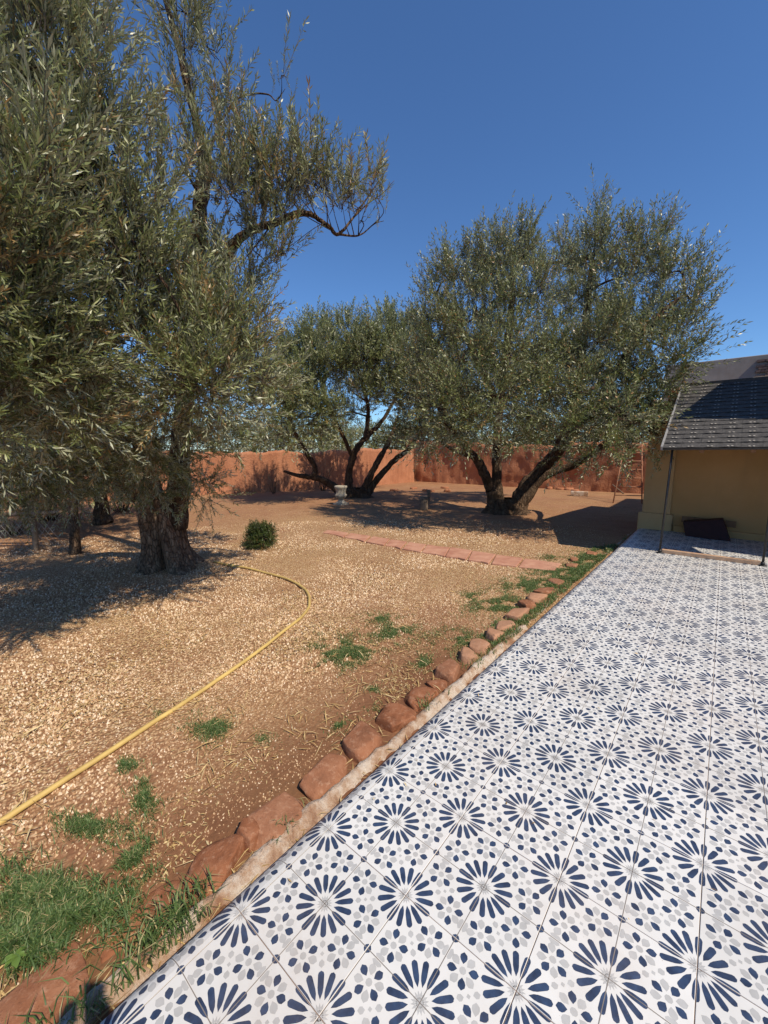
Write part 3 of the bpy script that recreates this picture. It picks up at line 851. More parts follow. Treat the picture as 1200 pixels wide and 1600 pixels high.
d3 = (gp(786, 800) - CP) @ CF
olive('tall broad olive tree with three heavy limbs beside the tiled terrace', (790, 800), (.42, .66, .46, .30),
      [([(775, 795, d3), (768, 765, d3), (755, 735, d3-.1), (742, 715, d3-.1), (725, 695, d3-.1), (700, 660, d3-.3), (690, 600, d3-.4)], [.30, .22, .18, .15, .13, .10, .05]),
       ([(742, 715, d3-.1), (722, 708, d3-.3), (703, 700, d3-.5), (690, 690, d3-.6)], [.10, .08, .06, .04]),
       ([(780, 798, d3+.1), (776, 750, d3+.1), (777, 700, d3+.1), (780, 640, d3+.1), (790, 560, d3), (800, 470, d3), (800, 400, d3)], [.25, .19, .18, .16, .13, .09, .04]),
       ([(808, 798, d3-.05), (822, 760, d3-.1), (845, 735, d3-.2), (870, 705, d3-.2), (890, 660, d3-.2), (903, 600, d3-.1), (915, 500, d3), (925, 400, d3)], [.36, .27, .24, .21, .17, .14, .10, .04]),
       ([(862, 718, d3-.2), (900, 670, d3-.7), (940, 620, d3-1.2), (975, 560, d3-1.6), (1020, 500, d3-1.9), (1070, 460, d3-2.0)], [.20, .16, .13, .10, .07, .03]),
       ([(815, 790, d3-.2), (850, 745, d3-.4), (900, 725, d3-.8), (950, 690, d3-1.6), (1000, 650, d3-2.6), (1035, 660, d3-3.4)], [.18, .15, .12, .09, .06, .03]),
       ([(780, 640, d3+.1), (745, 560, d3), (705, 490, d3-.1), (670, 450, d3-.2)], [.12, .10, .07, .03])],
      [(800,395,d3,.75),(775,425,d3-.4,.7),(830,415,d3+.2,.5),(712,435,d3-.2,.75),(680,455,d3-.4,.42),(668,500,d3-.2,.5),(745,440,d3+.4,.6),(845,455,d3-.2,.6),
       (930,365,d3,.42),(925,410,d3-.2,.6),(965,385,d3-.4,.55),(895,420,d3+.4,.45),(880,385,d3+.2,.35),(1015,380,d3-.9,.5),(1000,425,d3-.8,.65),(1050,425,d3-1.4,.5),(1078,465,d3-1.8,.38),
       (945,460,d3-.6,.8),(885,485,d3+.2,.7),(810,480,d3-.5,.85),(745,495,d3-.3,.85),(695,515,d3-.4,.7),(662,560,d3-.2,.55),(720,565,d3-.7,.85),(790,555,d3-.9,.85),(860,555,d3-.6,.75),(935,535,d3-1.1,.8),
       (1005,505,d3-1.3,.75),(1062,510,d3-1.9,.5),(1055,555,d3-2.2,.5),(1000,580,d3-1.9,.7),(925,615,d3-1.4,.75),(855,625,d3-1.0,.75),(780,620,d3-1.2,.75),(715,630,d3-.9,.75),(676,635,d3-.7,.55),
       (1005,630,d3-1.4,.55),(965,655,d3-2.3,.6),(900,670,d3-1.8,.55),(845,680,d3-1.1,.42),(705,672,d3-.9,.45),(745,670,d3-1.1,.5),(660,690,d3-.8,.35),(1035,600,d3-1.5,.42),(1030,640,d3-1.6,.34),(1020,675,d3-1.7,.25),(1046,690,d3-1.9,.12),(1018,705,d3-1.8,.14),
       (940,700,d3-1.9,.4),(820,580,d3+1.2,.9),(740,540,d3+1.3,.9),(900,560,d3+1.3,.9),(690,590,d3+1.2,.8),(960,520,d3+.8,.8),(930,335,d3,.2),(1105,480,d3-2.0,.16),(1090,440,d3-1.8,.2),(985,700,d3-2.4,.25),(870,715,d3-1.2,.25),(800,680,d3-1.0,.35),(690,610,d3+.5,.8),(760,600,d3+.6,.8),(830,600,d3+.6,.8),(900,600,d3+.5,.8),(960,600,d3-.6,.7),(665,600,d3+.2,.5),(880,640,d3+.6,.6),(740,650,d3+.3,.6),(815,650,d3+.8,.6),(985,620,d3-1.5,.5),(945,655,d3-1.0,.5)],
      545, 9, 1.2, 5.0, pull=.76)

dz_ = (gp(118, 865) - CP) @ CF
olive('slender young olive tree with a thin bare trunk by the rail fence', (118, 866), None,
      [([(118, 872, dz_), (117, 830, dz_), (114, 790, dz_), (112, 750, dz_+.1), (105, 690, dz_+.2), (95, 620, dz_+.3)], [.13, .095, .09, .08, .07, .04]),
       ([(113, 760, dz_+.1), (135, 700, dz_+.4), (150, 640, dz_+.6)], [.07, .06, .03])],
      [(60,610,8.4,.8),(130,630,8.2,.75),(0,650,8.4,.7),(90,560,8.6,.8),(180,640,8.6,.6),(40,690,8.2,.45),(150,690,8.0,.4),(-60,620,8.4,.8),(-30,720,8.2,.4),(20,740,8.6,.45),(80,730,8.6,.5),(140,735,8.8,.45),(60,690,9,.7),(0,690,9,.7),(120,690,9,.6),(30,770,9.2,.4),(90,765,9.4,.4),(-20,760,9,.5),(190,745,9.2,.4)], 300, 14, 1.0, 3.5)
dk = (gp(165, 818) - CP) @ CF
olive('pale speckled olive tree rooted in leaf litter behind the great cleft trunk', (160, 816), None,
      [([(160, 820, dk), (158, 780, dk), (152, 745, dk), (140, 690, dk), (120, 620, dk+.4)], [.30, .20, .18, .15, .08]),
       ([(157, 775, dk), (172, 735, dk+.2), (190, 680, dk+.5), (200, 620, dk+.7)], [.16, .14, .10, .05])],
      [(100,640,dk,.8),(180,650,dk,.8),(240,620,dk,.9),(140,580,dk,1.0),(60,600,dk,.9),(220,690,dk,.5),(120,700,dk-.4,.45),(60,715,dk-.4,.4),(180,725,dk-.2,.5),(100,740,dk,.6),(140,750,dk+.6,.5),(210,730,dk+.6,.6),(40,745,dk+.6,.6),(250,700,dk+.8,.7)], 200, 15, 1.2, 4.0)

# trees standing beyond the walls
far_rng = np.random.default_rng(60)
LABS = {0: 'distant dark tree seen through the gap over the urn', 1: 'distant olive tree beyond the crumbling earth wall', 2: 'distant olive tree beyond the smooth earth wall'}
for x, dd, li in ((330, 25, 2), (395, 28, 2), (450, 26, 2), (500, 30, 2), (548, 36, 0), (605, 33, 1), (660, 31, 1), (720, 33, 1), (790, 30, 1), (860, 28, 1), (930, 27, 1), (985, 26, 1)):
    k = 633/dd; g0 = at(x, 700, dd)
    hgt = 704 - k*far_rng.uniform(.7, 1.2)
    olive(LABS[li], None, None, [([(x, 704 + 1.9*k, dd), (x+.1*k, 704, dd), (x, hgt, dd)], [.28, .22, .1])],
          [(x + far_rng.uniform(-1.7, 1.7)*k, hgt + far_rng.uniform(-.6, 1.0)*k, dd + far_rng.uniform(-1, 1), far_rng.uniform(.8, 1.3)) for _ in range(9)], 56, int(x), 1.0, 5.0, base=(g0[0], g0[1], GZ),
          group=None if li == 0 else ('', 'olive trees beyond the crumbling wall', 'olive trees beyond the smooth wall')[li], tmpl=T_FAR)

# ------------------------------------------------------------------ round shrub
def shrub():
    b = gp(408, 853); t = empty('shrub', (b[0], b[1], GZ))
    tag(t, 'small round dark green shrub on the gravel beside the great olive', 'shrub')
    rng = np.random.default_rng(5)
    tm = [make_template(rng, L=.13, nodes=8, leaf=.028, w=.014, simple=True, upright=.5) for _ in range(6)]
    C = []
    for k in range(26):
        u = rng.normal(size=3); u /= np.linalg.norm(u); u[2] = abs(u[2])
        k_ = rng.uniform(.75, 1.2); C.append((b + np.array([u[0]*.20*k_, u[1]*.20*k_, .17 + u[2]*.27*k_ - .08]), rng.uniform(.06, .13)))
    for k in range(8):
        a = rng.uniform(0, 6.28); C.append((b + np.array([math.cos(a)*.22, math.sin(a)*.22, .08]), .09))
    C.append((b + np.array([0, 0, .25]), .22))
    s = MB()
    for k in range(9):
        a = rng.uniform(0, 6.28); s.bar(b + np.array([0, 0, -.02]), b + np.array([math.cos(a)*.15, math.sin(a)*.15, .4]), .008, 5, .003)
    s.build('stem', MAT['bark_dark'], t, True)
    crown('foliage', t, C, tm, 3800, rng, -.4, .6, None, MAT['shrub'], MAT['bark_dark'], sc=(.7, 1.2), dry=.03)
shrub()

# ------------------------------------------------------------------ border stones
def rock_mesh(name, sx, sy, sz, seed, sub=4, pw=.66, rough=.24):
    bm = bmesh.new(); bmesh.ops.create_icosphere(bm, subdivisions=sub, radius=1)
    rs = random.Random(seed*13.7); cuts = []
    for _ in range(9 if sub > 2 else 4):
        nn = Vector((rs.gauss(0, 1), rs.gauss(0, 1), rs.gauss(.2, .6))).normalized(); cuts.append((nn, rs.uniform(.62, .92)))
    for v in bm.verts:
        c = v.co
        q = Vector([math.copysign(abs(k)**pw, k) for k in c])
        d = 1 + rough*(noise.noise(c*1.3 + Vector((seed, 0, 0))) + .5*noise.noise(c*3.1 + Vector((0, seed, 0)))) + .03*noise.noise(c*9 + Vector((0, 0, seed)))
        q *= d
        for nn, dd in cuts:
            e = q.dot(nn) - dd
            if e > 0: q -= nn*e*.86
        q *= 1 + .025*noise.noise(q*7 + Vector((seed, seed, 0)))
        if q.z > .5: q.z = .5 + (q.z-.5)*.25
        v.co = Vector((q.x*sx*.5, q.y*sy*.5, q.z*sz*.5))
    me = bpy.data.meshes.new(name); bm.to_mesh(me); bm.free()
    me.polygons.foreach_set('use_smooth', [True]*len(me.polygons)); me.update()
    return me
GRP = 'stones of the row edging the terrace'
rows = [ # x, y, length (along the row), width, height, label, rot
 (-.60, -.82, .38, .24, .13, 'moss-stained rust-red stone slab sunk in the long grass', .06),
 (-.60, -.435, .31, .16, .10, 'narrow pinkish stone slab with grass growing over its edges', .05),
 (-.575, -.135, .27, .19, .14, 'long brown border stone with a broken corner piece beside it', -.06),
 (-.548, .16, .30, .21, .15, None, .1), (-.555, .50, .30, .20, .15, None, -.08), (-.568, .84, .30, .21, .16, None, .06), (-.560, 1.17, .27, .20, .16, None, .1),
 (-.575, 1.47, .25, .19, .15, None, -.05), (-.555, 1.68, .13, .13, .12, 'smallest border stone wedged between two larger rust-red stones', .4),
 (-.585, 1.92, .26, .19, .16, None, .15), (-.560, 2.20, .20, .18, .17, None, 0), (-.585, 2.46, .22, .19, .15, 'pale ochre border stone next to the grass tuft', 0), (-.565, 2.76, .27, .19, .16, None, 0),
 (-.58, 3.05, .24, .18, .14, None, .1), (-.585, 3.40, .30, .20, .17, None, .1), (-.60, 3.72, .25, .19, .17, None, -.1), (-.60, 4.04, .28, .21, .17, None, 0), (-.595, 4.40, .30, .22, .14, None, 0)]
for i, (x, y, l, w, h, lab, rz) in enumerate(rows):
    o = link('border_stone', rock_mesh('border_stone', w*1.22, l*1.14, h*1.2, i*3.7+1), MAT['stone_pale'] if i in (10, 11, 12, 13, 14, 16) else MAT['stone'])
    o.location = (x, y, GZ - .072 + h*.5); o.rotation_euler = (RNG.normal(0, .05), RNG.normal(0, .05) - .05, rz)
    if lab is None:
        past_ochre = y > 2.5
        cnt = sum(1 for q_ in rows[:i] if q_[5] is None and (q_[1] > 2.5) == past_ochre)
        lab = ('first', 'second', 'third', 'fourth', 'fifth', 'sixth', 'seventh')[cnt] + (' sandstone block in the grass past the pale ochre border stone' if past_ochre else ' plain rust-red border stone counted from the broken corner piece')
    tag(o, lab, 'stone', GRP)
o = link('border_stone', rock_mesh('border_stone', .13, .13, .12, 77, pw=.5), MAT['stone']); o.location = (-.555, .015, -.075); o.rotation_euler = (0, .15, .5)
tag(o, 'broken orange corner piece split off the long brown border stone', 'stone', GRP)
for i, (px, py, s, lab) in enumerate(((893, 885, .2, 'flat pale stone lying at the end of the flagstone path'), (897, 876, .16, 'small reddish stone in grass beside the flagstone path end'), (868, 911, .2, 'low red stone nearly buried in grass past the border row'), (925, 866, .22, 'dark reddish stone at the edge of the house shadow'))):
    p = gp(px, py); o = link('border_stone', rock_mesh('border_stone', s, s*1.2, .1, 31+i), MAT['stone']); o.location = (p[0], p[1], GZ + .012)
    tag(o, lab, 'stone', 'loose stones near the path end')

# ------------------------------------------------------------------ flagstone path
pt = empty('path', (0, 0, GZ)); tag(pt, kind='structure')
cols = [506, 540, 574, 604, 631, 661, 698, 733, 770, 812, 872]
def path_y(x, lo):
    return np.interp(x, [506, 560, 620, 700, 770, 872], [829, 837, 846, 857, 868, 882] if not lo else [833, 845, 856, 871, 882, 893])
for i in range(len(cols)-1):
    x0, x1 = cols[i]+1.2, cols[i+1]-1.2
    sh = 6
    q = [gp(x0 + RNG.uniform(-2, 2) + sh, path_y(x0, 0)), gp((x0+x1)/2 + sh, path_y((x0+x1)/2, 0) + RNG.uniform(-.8, .8)), gp(x1 + sh, path_y(x1, 0)),
         gp(x1 + RNG.uniform(-3, 1) - sh*.5, path_y(x1, 1)), gp((x0+x1)/2, path_y((x0+x1)/2, 1) + RNG.uniform(-1, 1)), gp(x0 - sh*.5, path_y(x0, 1))]
    s = MB(); s.prism([(p[0], p[1]) for p in q][::-1], GZ-.04, GZ+.022+RNG.uniform(-.006, .008))
    s.build('flagstone', MAT['flag'], pt, False, .012)

# ------------------------------------------------------------------ garden hose
hp = [(-90, 1345), (0, 1290), (100, 1223), (200, 1159), (300, 1091), (400, 1022), (448, 986), (474, 962), (484, 942), (477, 923), (455, 909), (425, 899), (390, 890), (362, 885), (335, 879)]
P = [gp(x, y) + np.array([0, 0, .020]) for x, y in hp]
Q = catmull(P, 12)
for q in Q:
    q[2] = GZ + .017 + .006*noise.noise(Vector((q[0]*2, q[1]*2, 0)))
    q[0] += .025*noise.noise(Vector((q[0]*1.7, q[1]*1.7, 3))) + .008*noise.noise(Vector((q[0]*6, q[1]*6, 3)))
v, f = tube(Q, [.0165]*len(Q), 10)
hose = empty('garden_hose', (P[5][0], P[5][1], GZ)); tag(hose, 'long yellow garden hose curving across the gravel from the olive trunk', 'hose')
link('pipe', py_mesh('pipe', v, f, True), MAT['hose'], hose)
j = MB(); a = Q[-14]; b2 = Q[-12]; j.bar(a, b2, .024, 10); j.build('coupling', MAT['hose'], hose, True)

# ------------------------------------------------------------------ stone urn
def lathe(prof, n=28, flute=None):
    V, F = [], []
    for i, (r, z) in enumerate(prof):
        for k in range(n):
            a = 2*math.pi*k/n
            rr = r*(1 + (flute[i]*abs(math.sin(a*4)) if flute else 0)); V.append((rr*math.cos(a), rr*math.sin(a), z))
    for i in range(len(prof)-1):
        for k in range(n): F.append((i*n+k, i*n+(k+1) % n, (i+1)*n+(k+1) % n, (i+1)*n+k))
    F.append(tuple(range(n))[::-1]); F.append(tuple((len(prof)-1)*n+k for k in range(n)))
    return V, F
ub = gp(533, 788); urn = empty('garden_urn', (ub[0], ub[1], GZ)); tag(urn, 'pale cast stone garden urn on pedestal in front of the many-stemmed olive', 'urn')
def at_base(V, b): return [(x+b[0], y+b[1], z+b[2]) for x, y, z in V]
k = .72
V, F = lathe([(.10*k, .22*k), (.13*k, .27*k), (.22*k, .33*k), (.265*k, .42*k), (.27*k, .47*k), (.235*k, .52*k), (.225*k, .62*k), (.25*k, .74*k), (.30*k, .80*k), (.315*k, .84*k), (.315*k, .89*k), (.29*k, .91*k), (.26*k, .90*k), (.24*k, .80*k), (.05, .78*k)], 40,
             [0, .02, .08, .12, .12, .06, .08, .05, 0, 0, 0, 0, 0, 0, 0])
link('bowl', py_mesh('bowl', at_base(V, (ub[0], ub[1], GZ)), F, True), MAT['urn'], urn)
V, F = lathe([(.27*k, .05), (.26*k, .075), (.19*k, .10), (.13*k, .15), (.10*k, .19), (.12*k, .20), (.12*k, .22)], 32)
link('foot', py_mesh('foot', at_base(V, (ub[0], ub[1], GZ)), F, True), MAT['urn'], urn)
p_ = MB(); p_.box((ub[0]-.2, ub[1]-.2, GZ-.03), (ub[0]+.2, ub[1]+.2, GZ+.055)); p_.build('plinth', MAT['urn'], urn, False, .01)

# ------------------------------------------------------------------ two cut posts
def stump(px, py, h, r, lab, lean):
    b = gp(px, py); Q = [(b[0]+lean*t, b[1], GZ-.05+(h+.05)*t) for t in np.linspace(0, 1, 8)]
    v, f = tube(Q, list(np.linspace(r*1.12, r, 8)), 14, .12, True, px)
    t = empty('cut_post', (b[0], b[1], GZ)); tag(t, lab, 'post', 'cut timber posts standing in the tree shade')
    link('bark', py_mesh('bark', v, f, True), MAT['oldwood'], t)
    m = MB(); m.prism([(b[0]+lean+r*.9*math.cos(a), b[1]+r*.9*math.sin(a)) for a in np.linspace(0, 2*math.pi, 14, endpoint=False)], GZ+h-.01, GZ+h+.012)
    m.build('cut_face', MAT['wood'], t)
stump(662, 796, .42, .13, 'short thick cut log post in front of a thinner taller one', .0)
stump(669, 788, .50, .06, 'thin taller cut post behind the thick log post', .02)

# ------------------------------------------------------------------ concrete block by the back wall
bp_ = gp(905, 774); blk = MB(); blk.box((-.32, -.13, 0), (.32, .13, .17)); o = blk.build('concrete_block', MAT['kerb'], None, False, .012)
o.location = (bp_[0], bp_[1], GZ-.01); o.rotation_euler = (0, 0, .25); tag(o, 'pale loose block lying on the soil before the crumbling wall', 'block')
rg = np.random.default_rng(44)
for k in range(11):
    p = gp(rg.uniform(610, 905), rg.uniform(762, 768))
    p[1] = min(p[1], 18.9)
    o = link('rubble_lump', rock_mesh('rubble_lump', rg.uniform(.2, .45), rg.uniform(.2, .4), rg.uniform(.14, .3), 60+k, 2), MAT['wall'])
    o.location = (p[0], p[1], GZ+.03); tag(o, 'red earth lump fallen at the foot of the crumbling wall', 'rubble', 'fallen lumps of the earth wall')

# ------------------------------------------------------------------ ladder leaning on the back wall side of the house
lad = empty('ladder', tuple(gp(958, 786))); tag(lad, 'rusty red iron ladder leaning beside the ochre house', 'ladder')
fl = gp(958, 786); fr_ = gp(1003, 787); tl = at(977, 688, (fl-CP)@CF + .75); tr_ = at(1003, 688, (fr_-CP)@CF + .75)
for a, b in ((fl, tl), (fr_, tr_)):
    m = MB(); m.bar(a, b, .022, 8); m.build('stile', MAT['rust'], lad, True)
for k in range(7):
    t_ = .12 + k*.135
    m = MB(); m.bar(fl+(tl-fl)*t_, fr_+(tr_-fr_)*t_, .016, 7); m.build('rung', MAT['rust'], lad, True)
s1 = gp(975, 772); s2 = at(957, 757, (s1-CP)@CF+.2)
o = MB(); o.bar(s1, s2, .03, 7, .02); o = o.build('fallen_pole', MAT['oldwood'], None, True); tag(o, 'short grey pole propped at the ladder foot', 'pole')

# ------------------------------------------------------------------ rail fence on the left
fence = empty('rail_fence', tuple(gp(48, 858))); tag(fence, 'rustic rail fence with wire netting in the olive shade', 'fence')
dF = 7.75
def fpt(px, z, depth=dF):
    q = at(px, 800, depth); return np.array([q[0], q[1], z])
for px in (48, -70, -190):
    m = MB(); Q = catmull([fpt(px, GZ-.1), fpt(px+2, .5), fpt(px-1, 1.15)], 5); v, f = tube(Q, [.05, .05, .047]*3 + [.045]*2, 9, .15); m.add(v, f); m.build('post', MAT['oldwood'], fence, True)
for z, xa in ((.98, 58), (.60, 100)):
    Q = catmull([fpt(xa, z+.03), fpt(20, z, dF-.05), fpt(-80, z-.02, dF-.05), fpt(-230, z, dF-.05)], 6)
    v, f = tube(Q, np.linspace(.035, .05, len(Q)), 8, .2); link('rail', py_mesh('rail', v, f, True), MAT['oldwood'], fence)
m = MB()
for k in range(-22, 14):
    for s in (-1, 1):
        a = fpt(48 + k*9, .58, dF+.03); b = fpt(48 + k*9 + s*42, GZ+.02, dF+.03)
        if 48 + k*9 < 100 and 48 + k*9 + s*42 < 102: m.bar(a, b, .0025, 4)
o = m.build('wire_netting', MAT['wire'], fence); o['kind'] = 'stuff'

# ------------------------------------------------------------------ ochre annex behind the lean-to
annex = empty('ochre_house', (.5, 9.6, 0)); tag(annex, 'low ochre rendered house with corner pillar behind the shingled lean-to', 'house')
A0 = np.array([-.27, 9.62]); ang = -.10
ux = np.array([math.cos(ang), math.sin(ang)]); uy = np.array([-ux[1], ux[0]])
def ax(u, v): return tuple(A0 + ux*u + uy*v)
m = MB(); m.prism([ax(.05, .05), ax(3.7, .05), ax(3.7, 3.75), ax(.05, 3.75)], -.2, 2.58); m.build('wall', MAT['ochre'], annex)
m = MB(); m.prism([ax(0, 0), ax(.52, 0), ax(.52, .46), ax(0, .46)], -.15, 2.50); m.build('corner_pillar', MAT['pillar'], annex, False, .015)
m = MB(); m.prism([ax(-.06, -.06), ax(.58, -.06), ax(.58, .52), ax(-.06, .52)], -.18, .36); m.build('plinth', MAT['pillar'], annex, False, .025)
m = MB(); m.prism([ax(-.06, -.06), ax(3.76, -.06), ax(3.76, 3.81), ax(-.06, 3.81)], 2.5, 2.66); m.build('coping', MAT['pillar'], annex, False, .02)
m = MB(); m.prism([ax(.60, -.02), ax(3.7, -.02), ax(3.7, .045), ax(.60, .045)], -.1, .13); m.build('skirting', MAT['ochre'], annex, False, .01)
# clay pieces on the coping
cz = 2.66
o0 = ax(.02, .12); finial = empty('clay_rooster', (o0[0], o0[1], cz)); tag(finial, 'small red clay ornament with white post on the ochre house corner', 'ornament')
V, F = lathe([(.10, 0), (.11, .03), (.085, .08), (.05, .11), (.02, .13)], 14); link('body', py_mesh('body', at_base(V, (o0[0], o0[1], cz)), F, True), MAT['terracotta'], finial)
m = MB(); m.bar((o0[0]+.03, o0[1], cz+.05), (o0[0]+.03, o0[1], cz+.27), .014, 7); m.build('stick', MAT['urn'], finial, True)
rg = np.random.default_rng(9)
for i in range(4):
    o1 = ax(.34 + rg.uniform(-.02, .02), .15); m = MB(); m.box((-.085, -.1, 0), (.085, .1, .085)); b_ = m.build('clay_brick', MAT['terracotta'], None, False, .006)
    b_.location = (o1[0], o1[1], cz + i*.087); b_.rotation_euler = (0, 0, rg.normal(0, .12)); tag(b_, ('bottom ', 'second ', 'third ', 'topmost ')[i] + 'clay brick of the little stack on the ochre house', 'brick', 'bricks stacked on the coping')

# ------------------------------------------------------------------ shingled lean-to
lean = empty('lean_to', (.33, 7.22, 0)); tag(lean, 'low lean-to with dark bitumen shingle roof on thin iron posts', 'lean-to')
EY, EZ, RY, RZ = 7.14, 1.75, 9.62, 3.0
X0, X1 = .25, 2.40
sl = math.hypot(RY-EY, RZ-EZ); tx, tz = (RY-EY)/sl, (RZ-EZ)/sl; nxr, nzr = -tz, tx
def rf(x, s, h=0.0): return (x, EY + tx*s + nxr*h, EZ + tz*s + nzr*h)
m = MB()
m.add([rf(X0, 0, -.035), rf(X1, 0, -.035), rf(X1, sl, -.035), rf(X0, sl, -.035), rf(X0, 0, -.002), rf(X1, 0, -.002), rf(X1, sl, -.002), rf(X0, sl, -.002)],
      [(0, 3, 2, 1), (4, 5, 6, 7), (0, 1, 5, 4), (1, 2, 6, 5), (2, 3, 7, 6), (3, 0, 4, 7)])
roof = m.build('roof', MAT['iron'], lean)
NC = 17; ch = sl/NC; NW = 9; cwid = (X1-X0)/NW
sm = []
for var in range(4):
    r_ = np.random.default_rng(var); m = MB()
    w = cwid - .002; wav = [.016*r_.random() for _ in range(5)]; wav[4] = wav[0] = .006
    xs = np.linspace(-w/2, w/2, 5)
    lo = [(x, -.002 - wav[i]*.9, .009 + wav[i]) for i, x in enumerate(xs)]
    hi = [(x, ch*1.12, .002) for x in xs]
    lob = [(x, y, z-.007) for x, y, z in lo]
    V = lo + hi + lob; n = 5
    m.add(V, [(i, i+1, n+i+1, n+i) for i in range(4)] + [(2*n+i, 2*n+i+1, i+1, i) for i in range(4)], 0)
    for k in (-.026, .022):                     # pale granule marks
        m.add([(k-.012, .003, .0125+max(wav)), (k+.012, .003, .0125+max(wav)), (k+.012, .022, .0115+max(wav)), (k-.012, .022, .0115+max(wav))], [(0, 1, 2, 3)], 1)
    me = py_mesh('shingle', m.v, m.f, False, m.m); me.materials.append(MAT['shingle']); me.materials.append(MAT['mark']); sm.append(me)
Rr = Matrix(((1, 0, 0), (0, tx, -tz), (0, tz, tx))).to_4x4()
for r in range(NC):
    for c in range(NW):
        off = (.25 if r % 2 else 0)*cwid*.35
        x = X0 + (c+.5)*cwid + off*.0 + RNG.uniform(-.002, .002)
        o = bpy.data.objects.new('shingle', sm[(r*5+c*3) % 4]); COL.objects.link(o)
        o.parent = roof; o.matrix_parent_inverse = roof.matrix_world.inverted()
        o.matrix_world = Matrix.Translation(Vector(rf(x, r*ch, .001))) @ Rr
        o.matrix_parent_inverse = Matrix.Identity(4)
        o.matrix_basis = Matrix.Translation(-Vector(lean.location)*0) @ o.matrix_basis
for xa, xb in ((X0-.028, X0), (X1, X1+.028)):
    m = MB(); m.add([rf(xa, -.01, -.03), rf(xb, -.01, -.03), rf(xb, sl, -.03), rf(xa, sl, -.03), rf(xa, -.01, .035), rf(xb, -.01, .035), rf(xb, sl, .035), rf(xa, sl, .035)],
                    [(0, 3, 2, 1), (4, 5, 6, 7), (0, 1, 5, 4), (1, 2, 6, 5), (2, 3, 7, 6), (3, 0, 4, 7)]); m.build('verge_trim', MAT['trim'], lean)
m = MB(); m.box((X0-.03, RY-.03, RZ-.02), (X1+.03, RY+.06, RZ+.045)); m.build('ridge_flashing', MAT['iron'], lean)
for x in (X0+.5, X0+1.1, X0+1.7):
    m = MB(); m.add([rf(x-.03, .05, -.11), rf(x+.03, .05, -.11), rf(x+.03, sl-.1, -.11), rf(x-.03, sl-.1, -.11), rf(x-.03, .05, -.036), rf(x+.03, .05, -.036), rf(x+.03, sl-.1, -.036), rf(x-.03, sl-.1, -.036)],
                    [(0, 3, 2, 1), (4, 5, 6, 7), (0, 1, 5, 4), (1, 2, 6, 5), (2, 3, 7, 6), (3, 0, 4, 7)]); m.build('rafter', MAT['darkwood'], lean)
for x, y in ((.335, 7.23), (1.615, 7.25), (2.32, 7.25)):
    m = MB(); m.bar((x, y, .0), (x + (.04 if x < 1 else .0), y, EZ+.01), .016, 8); m.bar((x, y, 0), (x, y, .012), .05, 10); m.bar((x, y, .012), (x, y, .06), .026, 8); m.build('post', MAT['iron'], lean, True)
m = MB(); m.box((.36, 7.235, .002), (1.59, 7.315, .062)); m.build('ground_beam', MAT['wood'], lean, False, .006)

# board and maroon crate against the ochre wall
w0 = gp(1067, 829, 0.0)
cy0 = 9.18
def on_y(px, py, y):
    d = ray(px, py); return CP + d*((y-CP[1])/d[1])
q = [on_y(1067, 815, cy0), on_y(1130, 811, cy0), on_y(1143, 838, cy0-.15), on_y(1071, 831, cy0-.05)]
for p in q[2:]: p[2] = .0
m = MB(); F4 = [tuple(p) for p in q]; B4 = [(p[0], p[1]+.22, p[2]) for p in q]
m.add(F4 + B4, [(0, 3, 2, 1), (4, 5, 6, 7), (0, 1, 5, 4), (1, 2, 6, 5), (2, 3, 7, 6), (3, 0, 4, 7)])
o = m.build('slanted_crate', MAT['maroon'], None, False, .012); tag(o, 'dark maroon slant-sided crate on the tiles under the lean-to', 'crate')
a, b = on_y(1065, 811, 9.47), on_y(1150, 820, 9.36)
m = MB(); tb = .06
m.add([(a[0], a[1], a[2]-tb), (b[0], b[1], b[2]-tb), (b[0], b[1]+.03, b[2]-tb), (a[0], a[1]+.03, a[2]-tb), (a[0], a[1], a[2]+tb), (b[0], b[1], b[2]+tb), (b[0], b[1]+.03, b[2]+tb), (a[0], a[1]+.03, a[2]+tb)],
      [(0, 3, 2, 1), (4, 5, 6, 7), (0, 1, 5, 4), (1, 2, 6, 5), (2, 3, 7, 6), (3, 0, 4, 7)])
o = m.build('plank', MAT['darkwood'], None, False, .004); tag(o, 'brown plank lying across the back of the maroon crate', 'plank')

# ------------------------------------------------------------------ main house to the right (its corner shades the lean-to roof)
hs = empty('main_house', (3.0, 7.75, 0)); tag(hs, 'tall salmon house whose corner shades the lean-to roof', 'house')
m = MB(); m.box((3.02, 7.75, -.2), (11, 16, 5.48)); m.build('wall', MAT['house'], hs)
m = MB(); m.box((3.0, 7.72, 5.4), (11.03, 16.03, 5.6)); m.build('parapet', MAT['pillar'], hs)
for y in (9.2, 12.4):
    m = MB(); m.box((2.99, y, 3.2), (3.03, y+1.0, 4.4)); w_ = m.build('window', MAT['glass'], hs)
    m = MB(); m.box((2.95, y-.06, 3.14), (3.01, y+1.06, 3.2)); m.box((2.97, y-.06, 3.2), (3.01, y, 4.46)); m.box((2.97, y+1, 3.2), (3.01, y+1.06, 4.46)); m.build('frame', MAT['wood'], w_)

